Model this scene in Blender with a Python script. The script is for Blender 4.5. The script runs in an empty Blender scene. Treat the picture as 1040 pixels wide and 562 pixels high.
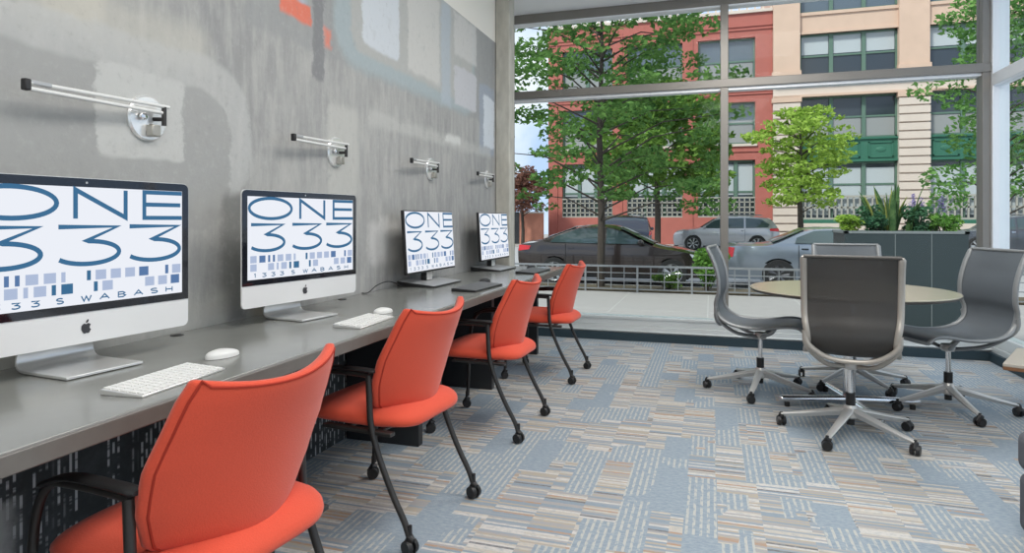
import bpy, bmesh, math, random
from mathutils import Vector, Matrix, Euler
random.seed(7)
PI = math.pi
R = math.radians
sc = bpy.context.scene
COL = sc.collection

# ------------------------------------------------------------------ camera
cam_d = bpy.data.cameras.new('camera')
cam_d.sensor_width = 36; cam_d.lens = 648/1040*36
cam_d.shift_y = -58/1040
cam_d.clip_start = .05; cam_d.clip_end = 400
cam = bpy.data.objects.new('camera', cam_d); COL.objects.link(cam)
cam.location = (1.85, 0, 1.16); cam.rotation_euler = (PI/2, 0, R(17.3))
sc.camera = cam

# ------------------------------------------------------------------ view, world, sun, added room fill lights
sc.view_settings.view_transform = 'Standard'; sc.view_settings.look = 'None'
sc.view_settings.gamma = 1; sc.view_settings.use_curve_mapping = False
sc.view_settings.exposure = 0.0
sc.cycles.use_denoising = True
sc.cycles.max_bounces = 8; sc.cycles.transparent_max_bounces = 16
sc.cycles.sample_clamp_indirect = 4
SKY_STRENGTH = 1.2; SUN_STRENGTH = 3.6; FILL_W = 36

w = bpy.data.worlds.new('sky'); sc.world = w; w.use_nodes = True
nt = w.node_tree; nt.nodes.clear()
out = nt.nodes.new('ShaderNodeOutputWorld'); bg = nt.nodes.new('ShaderNodeBackground')
tc = nt.nodes.new('ShaderNodeTexCoord'); ns = nt.nodes.new('ShaderNodeTexNoise')
ns.inputs['Scale'].default_value = 5; ns.inputs['Detail'].default_value = 6
cr = nt.nodes.new('ShaderNodeValToRGB')
cr.color_ramp.elements[0].position = .40; cr.color_ramp.elements[0].color = (.50, .64, .90, 1)
cr.color_ramp.elements[1].position = .58; cr.color_ramp.elements[1].color = (.93, .95, 1.0, 1)
nt.links.new(tc.outputs['Generated'], ns.inputs['Vector']); nt.links.new(ns.outputs['Fac'], cr.inputs['Fac'])
nt.links.new(cr.outputs['Color'], bg.inputs['Color']); bg.inputs['Strength'].default_value = SKY_STRENGTH
nt.links.new(bg.outputs[0], out.inputs[0])

sd = bpy.data.lights.new('sun', 'SUN'); sd.energy = SUN_STRENGTH; sd.angle = R(8); sd.color = (1, .96, .9)
so = bpy.data.objects.new('sun', sd); COL.objects.link(so)
so.rotation_euler = Vector((.45, .75, -.95)).to_track_quat('-Z', 'Y').to_euler()
so.location = (0, -5, 12)

# ------------------------------------------------------------------ materials
MATS = {}
def mat(name, col, rough=.5, metal=0., var=0., scale=20., bump=0., spec=.5, emit=None, estr=1., coat=0., tex='noise', stretch=None):
    if name in MATS: return MATS[name]
    m = bpy.data.materials.new(name); m.use_nodes = True; t = m.node_tree
    b = t.nodes['Principled BSDF']
    b.inputs['Base Color'].default_value = (*col, 1); b.inputs['Roughness'].default_value = rough
    b.inputs['Metallic'].default_value = metal; b.inputs['Specular IOR Level'].default_value = spec
    b.inputs['Coat Weight'].default_value = coat
    if emit:
        b.inputs['Emission Color'].default_value = (*emit, 1); b.inputs['Emission Strength'].default_value = estr
    if var or bump:
        tcn = t.nodes.new('ShaderNodeTexCoord'); n = t.nodes.new('ShaderNodeTexNoise')
        n.inputs['Scale'].default_value = scale; n.inputs['Detail'].default_value = 5
        if stretch:
            mp = t.nodes.new('ShaderNodeMapping'); mp.inputs['Scale'].default_value = stretch
            t.links.new(tcn.outputs['Object'], mp.inputs['Vector']); t.links.new(mp.outputs[0], n.inputs['Vector'])
        else: t.links.new(tcn.outputs['Object'], n.inputs['Vector'])
        if var:
            mx = t.nodes.new('ShaderNodeMix'); mx.data_type = 'RGBA'
            mx.inputs['A'].default_value = (*[max(0, c*(1-var)) for c in col], 1)
            mx.inputs['B'].default_value = (*[min(1, c*(1+var)) for c in col], 1)
            t.links.new(n.outputs['Fac'], mx.inputs['Factor']); t.links.new(mx.outputs['Result'], b.inputs['Base Color'])
        if bump:
            bp = t.nodes.new('ShaderNodeBump'); bp.inputs['Strength'].default_value = bump; bp.inputs['Distance'].default_value = .01
            t.links.new(n.outputs['Fac'], bp.inputs['Height']); t.links.new(bp.outputs[0], b.inputs['Normal'])
    MATS[name] = m
    return m

def glassmat(name, tint=(.95, .98, .97), refl=.06):
    m = bpy.data.materials.new(name); m.use_nodes = True; t = m.node_tree; t.nodes.clear()
    o = t.nodes.new('ShaderNodeOutputMaterial'); mx = t.nodes.new('ShaderNodeMixShader')
    tr = t.nodes.new('ShaderNodeBsdfTransparent'); gl = t.nodes.new('ShaderNodeBsdfGlossy')
    fr = t.nodes.new('ShaderNodeFresnel'); fr.inputs['IOR'].default_value = 1.12
    tr.inputs['Color'].default_value = (*tint, 1); gl.inputs['Roughness'].default_value = .02
    gl.inputs['Color'].default_value = (.9, .95, .95, 1)
    ge = t.nodes.new('ShaderNodeNewGeometry'); iv = t.nodes.new('ShaderNodeMath'); iv.operation = 'SUBTRACT'; iv.inputs[0].default_value = 1
    mu = t.nodes.new('ShaderNodeMath'); mu.operation = 'MULTIPLY'; t.links.new(ge.outputs['Backfacing'], iv.inputs[1])
    t.links.new(fr.outputs[0], mu.inputs[0]); t.links.new(iv.outputs[0], mu.inputs[1]); t.links.new(mu.outputs[0], mx.inputs[0]); t.links.new(tr.outputs[0], mx.inputs[1]); t.links.new(gl.outputs[0], mx.inputs[2])
    t.links.new(mx.outputs[0], o.inputs[0]); MATS[name] = m
    return m

def leafmat(name, c1, c2, scale=1.2):
    m = bpy.data.materials.new(name); m.use_nodes = True; t = m.node_tree; t.nodes.clear()
    o = t.nodes.new('ShaderNodeOutputMaterial'); d = t.nodes.new('ShaderNodeBsdfDiffuse'); tl = t.nodes.new('ShaderNodeBsdfTranslucent')
    mx = t.nodes.new('ShaderNodeMixShader'); mx.inputs[0].default_value = .35
    tcn = t.nodes.new('ShaderNodeTexCoord'); n = t.nodes.new('ShaderNodeTexNoise'); n.inputs['Scale'].default_value = scale
    n.inputs['Detail'].default_value = 8; n.inputs['Roughness'].default_value = .8
    r = t.nodes.new('ShaderNodeValToRGB'); r.color_ramp.elements[0].position = .35; r.color_ramp.elements[1].position = .65
    r.color_ramp.elements[0].color = (*c1, 1); r.color_ramp.elements[1].color = (*c2, 1)
    t.links.new(tcn.outputs['Object'], n.inputs['Vector']); t.links.new(n.outputs['Fac'], r.inputs['Fac'])
    for s in (d, tl): t.links.new(r.outputs['Color'], s.inputs['Color'])
    t.links.new(d.outputs[0], mx.inputs[1]); t.links.new(tl.outputs[0], mx.inputs[2]); t.links.new(mx.outputs[0], o.inputs[0])
    MATS[name] = m
    return m

# small shader-graph toolkit for the wall and the carpet
class G:
    def __init__(s, name, rough=.6):
        s.m = bpy.data.materials.new(name); s.m.use_nodes = True; s.t = s.m.node_tree
        s.b = s.t.nodes['Principled BSDF']; s.b.inputs['Roughness'].default_value = rough
        s.tc = s.t.nodes.new('ShaderNodeTexCoord'); s.sp = s.t.nodes.new('ShaderNodeSeparateXYZ')
        s.t.links.new(s.tc.outputs['Object'], s.sp.inputs[0])
        s.x, s.y, s.z = s.sp.outputs[0], s.sp.outputs[1], s.sp.outputs[2]
    def put(s, sock, v):
        if isinstance(v, (int, float)): sock.default_value = v
        elif isinstance(v, tuple): sock.default_value = (*v, 1) if len(v) == 3 and sock.type == 'RGBA' else v
        else: s.t.links.new(v, sock)
    def op(s, o, a, b=0., c=None, clamp=False):
        n = s.t.nodes.new('ShaderNodeMath'); n.operation = o; n.use_clamp = clamp
        s.put(n.inputs[0], a); s.put(n.inputs[1], b)
        if c is not None: s.put(n.inputs[2], c)
        return n.outputs[0]
    def vec(s, x=0., y=0., z=0.):
        n = s.t.nodes.new('ShaderNodeCombineXYZ')
        for i, v in enumerate((x, y, z)): s.put(n.inputs[i], v)
        return n.outputs[0]
    def noise(s, v, scale, detail=4, rough=.5):
        n = s.t.nodes.new('ShaderNodeTexNoise'); s.put(n.inputs['Vector'], v)
        n.inputs['Scale'].default_value = scale; n.inputs['Detail'].default_value = detail; n.inputs['Roughness'].default_value = rough
        return n.outputs['Fac']
    def white(s, v):
        n = s.t.nodes.new('ShaderNodeTexWhiteNoise'); n.noise_dimensions = '3D'; s.put(n.inputs['Vector'], v)
        return n.outputs['Value']
    def mix(s, f, a, b):
        n = s.t.nodes.new('ShaderNodeMix'); n.data_type = 'RGBA'
        s.put(n.inputs['Factor'], f); s.put(n.inputs['A'], a); s.put(n.inputs['B'], b)
        return n.outputs['Result']
    def ramp(s, f, stops, const=False):
        n = s.t.nodes.new('ShaderNodeValToRGB'); s.put(n.inputs[0], f); e = n.color_ramp.elements
        if const: n.color_ramp.interpolation = 'CONSTANT'
        for i, (p, c) in enumerate(stops):
            if i < 2: e[i].position = p; e[i].color = (*c, 1)
            else: q = e.new(p); q.color = (*c, 1)
        return n.outputs['Color']
    def sm(s, v, a, b):
        n = s.t.nodes.new('ShaderNodeMapRange'); n.interpolation_type = 'SMOOTHSTEP'
        s.put(n.inputs['Value'], v); n.inputs['From Min'].default_value = a; n.inputs['From Max'].default_value = b
        return n.outputs[0]

# ------------------------------------------------------------------ mesh building
def link(o, parent=None):
    COL.objects.link(o)
    if parent is not None: o.parent = parent
    return o
class MB:
    def __init__(s): s.bm = bmesh.new()
    def _x(s, vs, loc, rot, scl=(1, 1, 1)):
        M = Matrix.Translation(Vector(loc)) @ Euler(rot).to_matrix().to_4x4() @ Matrix.Diagonal((*scl, 1))
        bmesh.ops.transform(s.bm, matrix=M, verts=vs)
    def box(s, c, d, rot=(0, 0, 0)):
        r = bmesh.ops.create_cube(s.bm, size=1); s._x(r['verts'], c, rot, d); return s
    def b2(s, a, b):
        return s.box([(a[i]+b[i])/2 for i in range(3)], [abs(b[i]-a[i]) for i in range(3)])
    def cyl(s, a, b, r, r2=None, seg=16, caps=True):
        a, b = Vector(a), Vector(b); d = b-a
        q = bmesh.ops.create_cone(s.bm, cap_ends=caps, segments=seg, radius1=r, radius2=r if r2 is None else r2, depth=d.length)
        M = Matrix.Translation((a+b)/2) @ d.to_track_quat('Z', 'Y').to_matrix().to_4x4()
        bmesh.ops.transform(s.bm, matrix=M, verts=q['verts']); return s
    def ball(s, c, d, seg=16, rot=(0, 0, 0)):
        q = bmesh.ops.create_uvsphere(s.bm, u_segments=seg, v_segments=max(6, seg//2), radius=.5); s._x(q['verts'], c, rot, d); return s
    def tube(s, pts, r, seg=10, flat=1., closed=False):
        pts = [Vector(p) for p in pts]; n = len(pts); rings = []
        rr = r if isinstance(r, (list, tuple)) else [r]*n
        t0 = (pts[1]-pts[0]).normalized(); up = Vector((0, 0, 1)) if abs(t0.z) < .9 else Vector((0, 1, 0))
        nx = t0.cross(up).normalized()
        for i, p in enumerate(pts):
            t = ((pts[min(i+1, n-1)]-p).normalized()+(p-pts[max(i-1, 0)]).normalized())
            t = t.normalized() if t.length > 1e-6 else t0
            nx = (nx - t*nx.dot(t)).normalized(); ny = t.cross(nx)
            rings.append([s.bm.verts.new(p + nx*math.cos(2*PI*k/seg)*rr[i] + ny*math.sin(2*PI*k/seg)*rr[i]*flat) for k in range(seg)])
        for a, b in zip(rings, rings[1:]):
            for k in range(seg): s.bm.faces.new((a[k], a[(k+1) % seg], b[(k+1) % seg], b[k]))
        s.bm.faces.new(rings[0][::-1]); s.bm.faces.new(rings[-1]); return s
    def lathe(s, prof, seg=32, c=(0, 0, 0), axis='Z'):
        rings = []
        for r, z in prof:
            ring = []
            for k in range(seg):
                a = 2*PI*k/seg; x, y = r*math.cos(a), r*math.sin(a)
                p = (x, y, z) if axis == 'Z' else ((z, x, y) if axis == 'X' else (x, z, y))
                ring.append(s.bm.verts.new(Vector(p)+Vector(c)))
            rings.append(ring)
        for a, b in zip(rings, rings[1:]):
            for k in range(seg): s.bm.faces.new((a[k], a[(k+1) % seg], b[(k+1) % seg], b[k]))
        s.bm.faces.new(rings[0][::-1]); s.bm.faces.new(rings[-1]); return s
    def prism(s, poly, a, b, axis='Y'):
        f = {'Y': lambda p, t: (p[0], t, p[1]), 'X': lambda p, t: (t, p[0], p[1]), 'Z': lambda p, t: (p[0], p[1], t)}[axis]
        A = [s.bm.verts.new(f(p, a)) for p in poly]; B = [s.bm.verts.new(f(p, b)) for p in poly]; n = len(poly)
        for k in range(n): s.bm.faces.new((A[k], A[(k+1) % n], B[(k+1) % n], B[k]))
        s.bm.faces.new(A[::-1]); s.bm.faces.new(B); return s
    def grid(s, fn, nu, nv, th=0.):
        V = [[s.bm.verts.new(fn(i/nu, j/nv)) for j in range(nv+1)] for i in range(nu+1)]
        for i in range(nu):
            for j in range(nv): s.bm.faces.new((V[i][j], V[i+1][j], V[i+1][j+1], V[i][j+1]))
        return s
    def ribbon(s, pts, wd, f):
        P = [Vector(p) for p in pts]; n = len(P); L = []; Q = []
        for i in range(n):
            d1 = (P[i]-P[i-1]).normalized() if i else (P[1]-P[0]).normalized()
            d2 = (P[i+1]-P[i]).normalized() if i < n-1 else d1
            n1 = Vector((-d1.y, d1.x)); n2 = Vector((-d2.y, d2.x)); m = (n1+n2); m = m.normalized() if m.length > .2 else n1
            k = min(2.2, 1/max(.3, m.dot(n1)))
            L.append(s.bm.verts.new(f(*(P[i]+m*wd/2*k)))); Q.append(s.bm.verts.new(f(*(P[i]-m*wd/2*k))))
        for i in range(n-1): s.bm.faces.new((L[i], Q[i], Q[i+1], L[i+1]))
        return s
    def build(s, name, m, parent=None, smooth=True, bevel=0., bseg=2, subd=0, solid=0., angle=40, wn=False):
        bmesh.ops.recalc_face_normals(s.bm, faces=s.bm.faces)
        me = bpy.data.meshes.new(name); s.bm.to_mesh(me); s.bm.free()
        return finish(me, name, m, parent, smooth, bevel, bseg, subd, solid, angle)
def finish(me, name, m, parent=None, smooth=True, bevel=0., bseg=2, subd=0, solid=0., angle=40):
    me.materials.append(m if not isinstance(m, str) else MATS[m])
    if smooth and hasattr(me, 'shade_smooth'): me.shade_smooth()
    o = bpy.data.objects.new(name, me); link(o, parent)
    if solid:
        q = o.modifiers.new('solid', 'SOLIDIFY'); q.thickness = solid; q.offset = 0
    if bevel:
        q = o.modifiers.new('bevel', 'BEVEL'); q.width = bevel; q.segments = bseg; q.limit_method = 'ANGLE'; q.angle_limit = R(35)
    if subd:
        q = o.modifiers.new('sub', 'SUBSURF'); q.levels = subd; q.render_levels = subd
    if smooth and not subd:
        try: me.set_sharp_from_angle(angle=R(angle))
        except Exception: pass
    return o
def tag(o, label=None, cat=None, group=None, kind=None):
    for k, v in (('label', label), ('category', cat), ('group', group), ('kind', kind)):
        if v: o[k] = v
    return o
def empty(name, loc, rz=0, label=None, cat=None, group=None):
    o = bpy.data.objects.new(name, None); COL.objects.link(o); o.location = loc; o.rotation_euler = (0, 0, rz)
    o.empty_display_size = .1
    return tag(o, label, cat, group)
def struct(o): o['kind'] = 'structure'; return o
def copy_tree(o, parent=None):
    c = o.copy(); COL.objects.link(c)
    if parent is not None: c.parent = parent
    for ch in [q for q in bpy.data.objects if q.parent == o and q is not c]: copy_tree(ch, c)
    return c
def dup(o, loc, rz, label=None):
    c = copy_tree(o); c.location = loc; c.rotation_euler = (0, 0, rz)
    if label: c['label'] = label
    return c
def smooth_poly(pts, n=6, closed=False):
    P = [Vector(p) for p in pts]; out = []; N = len(P)
    for i in range(N-1 if not closed else N):
        g = (lambda k: P[k % N]) if closed else (lambda k: P[max(0, min(N-1, k))])
        p0, p1, p2, p3 = g(i-1), g(i), g(i+1), g(i+2)
        for k in range(n):
            t = k/n
            out.append(.5*((2*p1)+(p2-p0)*t+(2*p0-5*p1+4*p2-p3)*t*t+(3*p1-p0-3*p2+p3)*t**3))
    if not closed: out.append(P[-1])
    return out

# shared materials
mat('red_fabric', (.64, .078, .038), .75, var=.10, scale=300, bump=.15, spec=.25)
MATS['red_fabric'].node_tree.nodes['Principled BSDF'].inputs['Sheen Weight'].default_value = .18
mat('red_piping', (.36, .035, .02), .8, spec=.2)
mat('black_metal', (.025, .023, .022), .4, spec=.5)
mat('black_plastic', (.015, .015, .016), .45)
mat('aluminium', (.78, .78, .77), .32, .7)
mat('white_aluminium', (.80, .80, .79), .4, .25)
mat('chrome', (.82, .82, .83), .12, 1.)
mat('dark_glass', (.008, .009, .014), .06, coat=.3)
mat('logo_black', (.04, .04, .045), .4)
mat('screen_white', (.0, .0, .0), .3, spec=.1, emit=(.88, .91, .98), estr=.95)
mat('letter_blue', (.0, .0, .0), .5, spec=.1, emit=(.045, .15, .29), estr=1.)
mat('pale_blue', (.0, .0, .0), .5, spec=.1, emit=(.42, .50, .68), estr=1.)
mat('mid_blue', (.0, .0, .0), .5, spec=.1, emit=(.10, .19, .38), estr=1.)
mat('white_plastic', (.72, .72, .70), .35)
mat('key_white', (.74, .74, .72), .5)
mat('key_dark', (.15, .155, .16), .5)
mat('grey_plastic', (.42, .43, .44), .4, .3)
mat('desk_top', (.225, .23, .215), .20, var=.16, scale=6, spec=.6)
mat('desk_edge', (.14, .128, .115), .35, var=.12, scale=30)
mat('dark_cabinet', (.022, .024, .027), .45)
mat('frame_metal', (.25, .235, .215), .4, .45, var=.04, scale=3)
mat('frame_light', (.82, .84, .87), .4, .3)
mat('base_teal', (.022, .045, .06), .6)
mat('sill_grey', (.66, .69, .69), .4, .2)
mat('ceiling_white', (.90, .90, .90), .85)
mat('plaster_cream', (.80, .77, .70), .85)
mat('concrete_column', (.50, .48, .42), .8, var=.40, scale=14, stretch=(1, 1, .35), bump=.1)
mat('grey_mesh', (.105, .12, .135), .5, var=.15, scale=400, stretch=(1, 1, .3))
mat('dark_mesh', (.055, .051, .047), .55, var=.3, scale=300)
mat('beige_frame', (.42, .39, .35), .38, .35)
mat('light_base', (.66, .65, .63), .33, .4)
mat('tabletop', (.36, .335, .26), .22, var=.05, scale=10)
mat('table_rim', (.06, .055, .05), .4)
mat('sofa_fabric', (.11, .12, .14), .9, var=.15, scale=200, bump=.2)
mat('sofa_light', (.55, .56, .58), .9, var=.1, scale=200)
mat('wood_edge', (.22, .10, .045), .45, var=.3, scale=20)
mat('bench_top', (.46, .42, .36), .35)
mat('pavement', (.335, .32, .305), .85, var=.10, scale=6)
mat('curb', (.46, .45, .43), .85, var=.15, scale=12)
mat('asphalt', (.38, .38, .385), .85, var=.10, scale=4)
mat('soil', (.10, .08, .05), .95, var=.4, scale=20)
mat('rail_grey', (.24, .25, .26), .45, .4)
mat('bark', (.05, .04, .032), .9, var=.4, scale=15, bump=.5, stretch=(1, 1, .2))
mat('brick_red', (.40, .125, .10), .85, var=.16, scale=3)
mat('brick_orange', (.52, .22, .15), .85, var=.18, scale=3)
mat('stone_beige', (.60, .43, .33), .85, var=.10, scale=2)
mat('stone_pale', (.62, .53, .46), .85, var=.08, scale=2)
mat('lattice_stone', (.36, .35, .31), .8)
mat('green_paint', (.03, .14, .09), .55)
mat('green_frame', (.10, .17, .13), .5)
mat('window_blue', (.10, .13, .16), .12, spec=.8)
mat('window_dark', (.035, .045, .055), .12, spec=.8)
mat('blind', (.42, .46, .48), .8, var=.04)
mat('blind_dim', (.27, .28, .28), .8, var=.08)
mat('tyre', (.02, .02, .02), .8)
mat('rim', (.55, .56, .58), .3, .8)
mat('rim_dark', (.13, .13, .14), .35, .7)
mat('paint_dark', (.045, .035, .033), .16, .35, coat=.8)
mat('paint_silver', (.46, .47, .50), .22, .55, coat=.6)
mat('paint_bluegrey', (.27, .31, .36), .2, .45, coat=.7)
mat('paint_navy', (.03, .035, .055), .2, .3, coat=.7)
mat('paint_grey', (.09, .10, .12), .2, .4, coat=.7)
mat('car_glass', (.05, .08, .085), .05, spec=.9)
mat('tail_red', (.62, .02, .03), .25, coat=.5)
mat('planter_dark', (.022, .034, .036), .45, var=.12, scale=4)
mat('planter_side', (.16, .18, .18), .5)
glassmat('window_glass')
# loosely woven black mesh lets a little light through
_t = MATS['dark_mesh'].node_tree; _mx = _t.nodes.new('ShaderNodeMixShader'); _tr = _t.nodes.new('ShaderNodeBsdfTransparent'); _mx.inputs[0].default_value = .18
_t.links.new(_t.nodes['Principled BSDF'].outputs[0], _mx.inputs[1]); _t.links.new(_tr.outputs[0], _mx.inputs[2]); _t.links.new(_mx.outputs[0], [n for n in _t.nodes if n.type == 'OUTPUT_MATERIAL'][0].inputs[0])
leafmat('leaf_green', (.02, .075, .022), (.20, .36, .10), 2.6)
leafmat('leaf_mid', (.03, .10, .022), (.26, .42, .09), 2.)
leafmat('leaf_lime', (.15, .30, .025), (.50, .66, .16), 2.2)
leafmat('leaf_soft', (.05, .15, .035), (.22, .40, .12), 1.6)
leafmat('leaf_pink', (.13, .06, .045), (.32, .17, .13), 1.6)
leafmat('leaf_bush', (.06, .20, .03), (.28, .48, .12), 5)
leafmat('leaf_blue', (.03, .10, .06), (.12, .26, .13), 6)
leafmat('flower_violet', (.20, .15, .34), (.40, .34, .58), 8)
leafmat('snake_leaf', (.02, .075, .03), (.16, .26, .10), 14)
leafmat('snake_edge', (.30, .34, .09), (.42, .44, .14), 10)

# mural-painted concrete wall
def wall_material():
    g = G('painted_concrete', .72)
    P = g.vec(0., g.y, g.z)
    n1 = g.noise(P, 1.3, 5); n2 = g.noise(g.vec(0., g.op('MULTIPLY', g.y, 3.2), g.op('MULTIPLY', g.z, .7)), 5, 6, .65)
    n3 = g.noise(P, 28, 5, .7); n4 = g.noise(P, 7, 6, .7)
    base = g.ramp(n1, [(.30, (.29, .29, .285)), (.70, (.385, .38, .365))])
    base = g.mix(g.op('MULTIPLY', g.sm(n2, .42, .66), .45), base, (.50, .49, .46))
    base = g.mix(g.op('MULTIPLY', g.sm(n2, .50, .28), .35), base, (.235, .235, .23))
    wob = g.op('MULTIPLY', g.op('SUBTRACT', n4, .5), .10)
    wob2 = g.op('MULTIPLY', g.op('SUBTRACT', n3, .5), .035)
    y = g.op('ADD', g.op('ADD', g.y, wob), wob2); z = g.op('ADD', g.op('SUBTRACT', g.z, wob), wob2)
    def rect(y0, y1, z0, z1, col, a, soft=.02, base=base, rad=0.):
        dy = g.op('SUBTRACT', (y1-y0)/2, g.op('ABSOLUTE', g.op('SUBTRACT', y, (y0+y1)/2)))
        dz = g.op('SUBTRACT', (z1-z0)/2, g.op('ABSOLUTE', g.op('SUBTRACT', z, (z0+z1)/2)))
        if rad:
            a1 = g.op('MAXIMUM', g.op('SUBTRACT', rad, dy), 0.); a2 = g.op('MAXIMUM', g.op('SUBTRACT', rad, dz), 0.)
            d = g.op('SUBTRACT', rad, g.op('SQRT', g.op('ADD', g.op('MULTIPLY', a1, a1), g.op('MULTIPLY', a2, a2))))
        else: d = g.op('MINIMUM', dy, dz)
        k = g.op('MULTIPLY', g.sm(d, -soft, soft), g.op('MULTIPLY', min(1., a*1.25), g.sm(n4, .10, .48)))
        return g.mix(k, base, col)
    for r_ in [
        (2.2, 6.4, 1.98, 2.9, (.31, .315, .31), .6, .02, 0.),
        (1.42, 1.53, 1.30, 1.70, (.26, .26, .255), .5, .02, 0.),
        (.2, 2.0, 1.72, 1.88, (.52, .50, .44), .45, .05, .05),
        (1.36, 1.56, 1.76, 1.88, (.54, .51, .44), .5, .03, .03),
        (-.4, 2.24, 1.20, 1.78, (.48, .48, .465), .55, .015, .24),
        (-.6, 2.12, 1.12, 1.66, (.32, .32, .31), .65, .012, .17),
        (1.53, 1.88, 1.37, 1.67, (.50, .50, .48), .8, .010, .02),
        (2.80, 3.10, 1.26, 1.76, (.50, .495, .46), .6, .03, .05),
        (2.28, 2.62, 2.18, 2.7, (.50, .54, .62), .6, .03, .05),
        (2.43, 2.66, 2.10, 2.19, (.72, .19, .12), .9, .012, 0.),
        (2.78, 2.83, 2.03, 2.12, (.72, .22, .15), .7, .02, 0.),
        (2.68, 2.77, 1.85, 2.9, (.21, .21, .215), .7, .012, 0.),
        (2.86, 4.9, 1.99, 2.9, (.38, .45, .47), .6, .04, .22),
        (3.02, 4.86, 2.08, 2.9, (.43, .43, .41), .8, .02, .12),
        (3.14, 3.58, 2.14, 2.80, (.60, .63, .66), .85, .015, .05),
        (3.70, 4.20, 2.12, 2.72, (.58, .57, .54), .7, .02, .02),
        (4.23, 4.40, 2.00, 2.74, (.42, .47, .51), .7, .03, 0.),
        (4.47, 4.95, 2.04, 2.34, (.53, .53, .55), .8, .015, .02),
        (4.47, 4.95, 2.42, 2.74, (.60, .59, .57), .6, .02, .02),
        (5.02, 5.4, 1.72, 2.32, (.33, .37, .43), .7, .02, .03),
        (5.12, 5.4, 1.78, 2.22, (.62, .66, .70), .85, .015, .03),
        (3.2, 5.3, 1.70, 1.78, (.50, .50, .47), .5, .03, .02),
        (4.3, 4.6, 1.73, 1.79, (.66, .66, .63), .6, .02, .02),
        (2.07, 2.20, .74, 1.26, (.19, .195, .19), .75, .03, .02),
        (2.26, 2.34, .74, 1.1, (.40, .36, .27), .45, .03, .02),
        (3.22, 3.58, .90, 1.14, (.56, .55, .53), .7, .04, .05),
        (3.33, 3.44, .95, 1.18, (.64, .64, .62), .5, .03, .02),
        (1.0, 2.1, .74, .86, (.50, .50, .46), .5, .05, .02)]:
        *q, rad = r_; base = rect(*q, base=base, rad=rad)
    base = g.mix(g.op('MULTIPLY', g.sm(n3, .5, .75), .16), base, (.62, .62, .60))
    base = g.mix(g.op('MULTIPLY', g.sm(n3, .46, .25), .22), base, (.20, .20, .20))
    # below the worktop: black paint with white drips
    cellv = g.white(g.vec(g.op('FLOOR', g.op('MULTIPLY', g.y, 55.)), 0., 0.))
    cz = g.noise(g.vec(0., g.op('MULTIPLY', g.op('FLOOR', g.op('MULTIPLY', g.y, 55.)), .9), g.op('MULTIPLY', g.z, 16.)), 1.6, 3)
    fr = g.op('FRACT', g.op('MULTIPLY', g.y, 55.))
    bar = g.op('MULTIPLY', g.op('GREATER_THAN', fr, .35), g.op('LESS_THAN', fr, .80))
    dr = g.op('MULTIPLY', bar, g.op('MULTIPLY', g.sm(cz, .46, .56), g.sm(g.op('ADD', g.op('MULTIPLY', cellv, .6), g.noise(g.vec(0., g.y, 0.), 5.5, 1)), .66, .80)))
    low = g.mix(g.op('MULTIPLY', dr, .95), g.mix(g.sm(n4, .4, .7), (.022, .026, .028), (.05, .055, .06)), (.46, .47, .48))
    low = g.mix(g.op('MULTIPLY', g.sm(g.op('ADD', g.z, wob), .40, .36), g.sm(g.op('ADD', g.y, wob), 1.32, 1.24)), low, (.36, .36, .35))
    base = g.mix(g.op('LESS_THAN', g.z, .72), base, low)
    g.put(g.b.inputs['Base Color'], base)
    bp = g.t.nodes.new('ShaderNodeBump'); bp.inputs['Strength'].default_value = .25; bp.inputs['Distance'].default_value = .01
    g.put(bp.inputs['Height'], n3); g.t.links.new(bp.outputs[0], g.b.inputs['Normal'])
    return g.m
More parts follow.
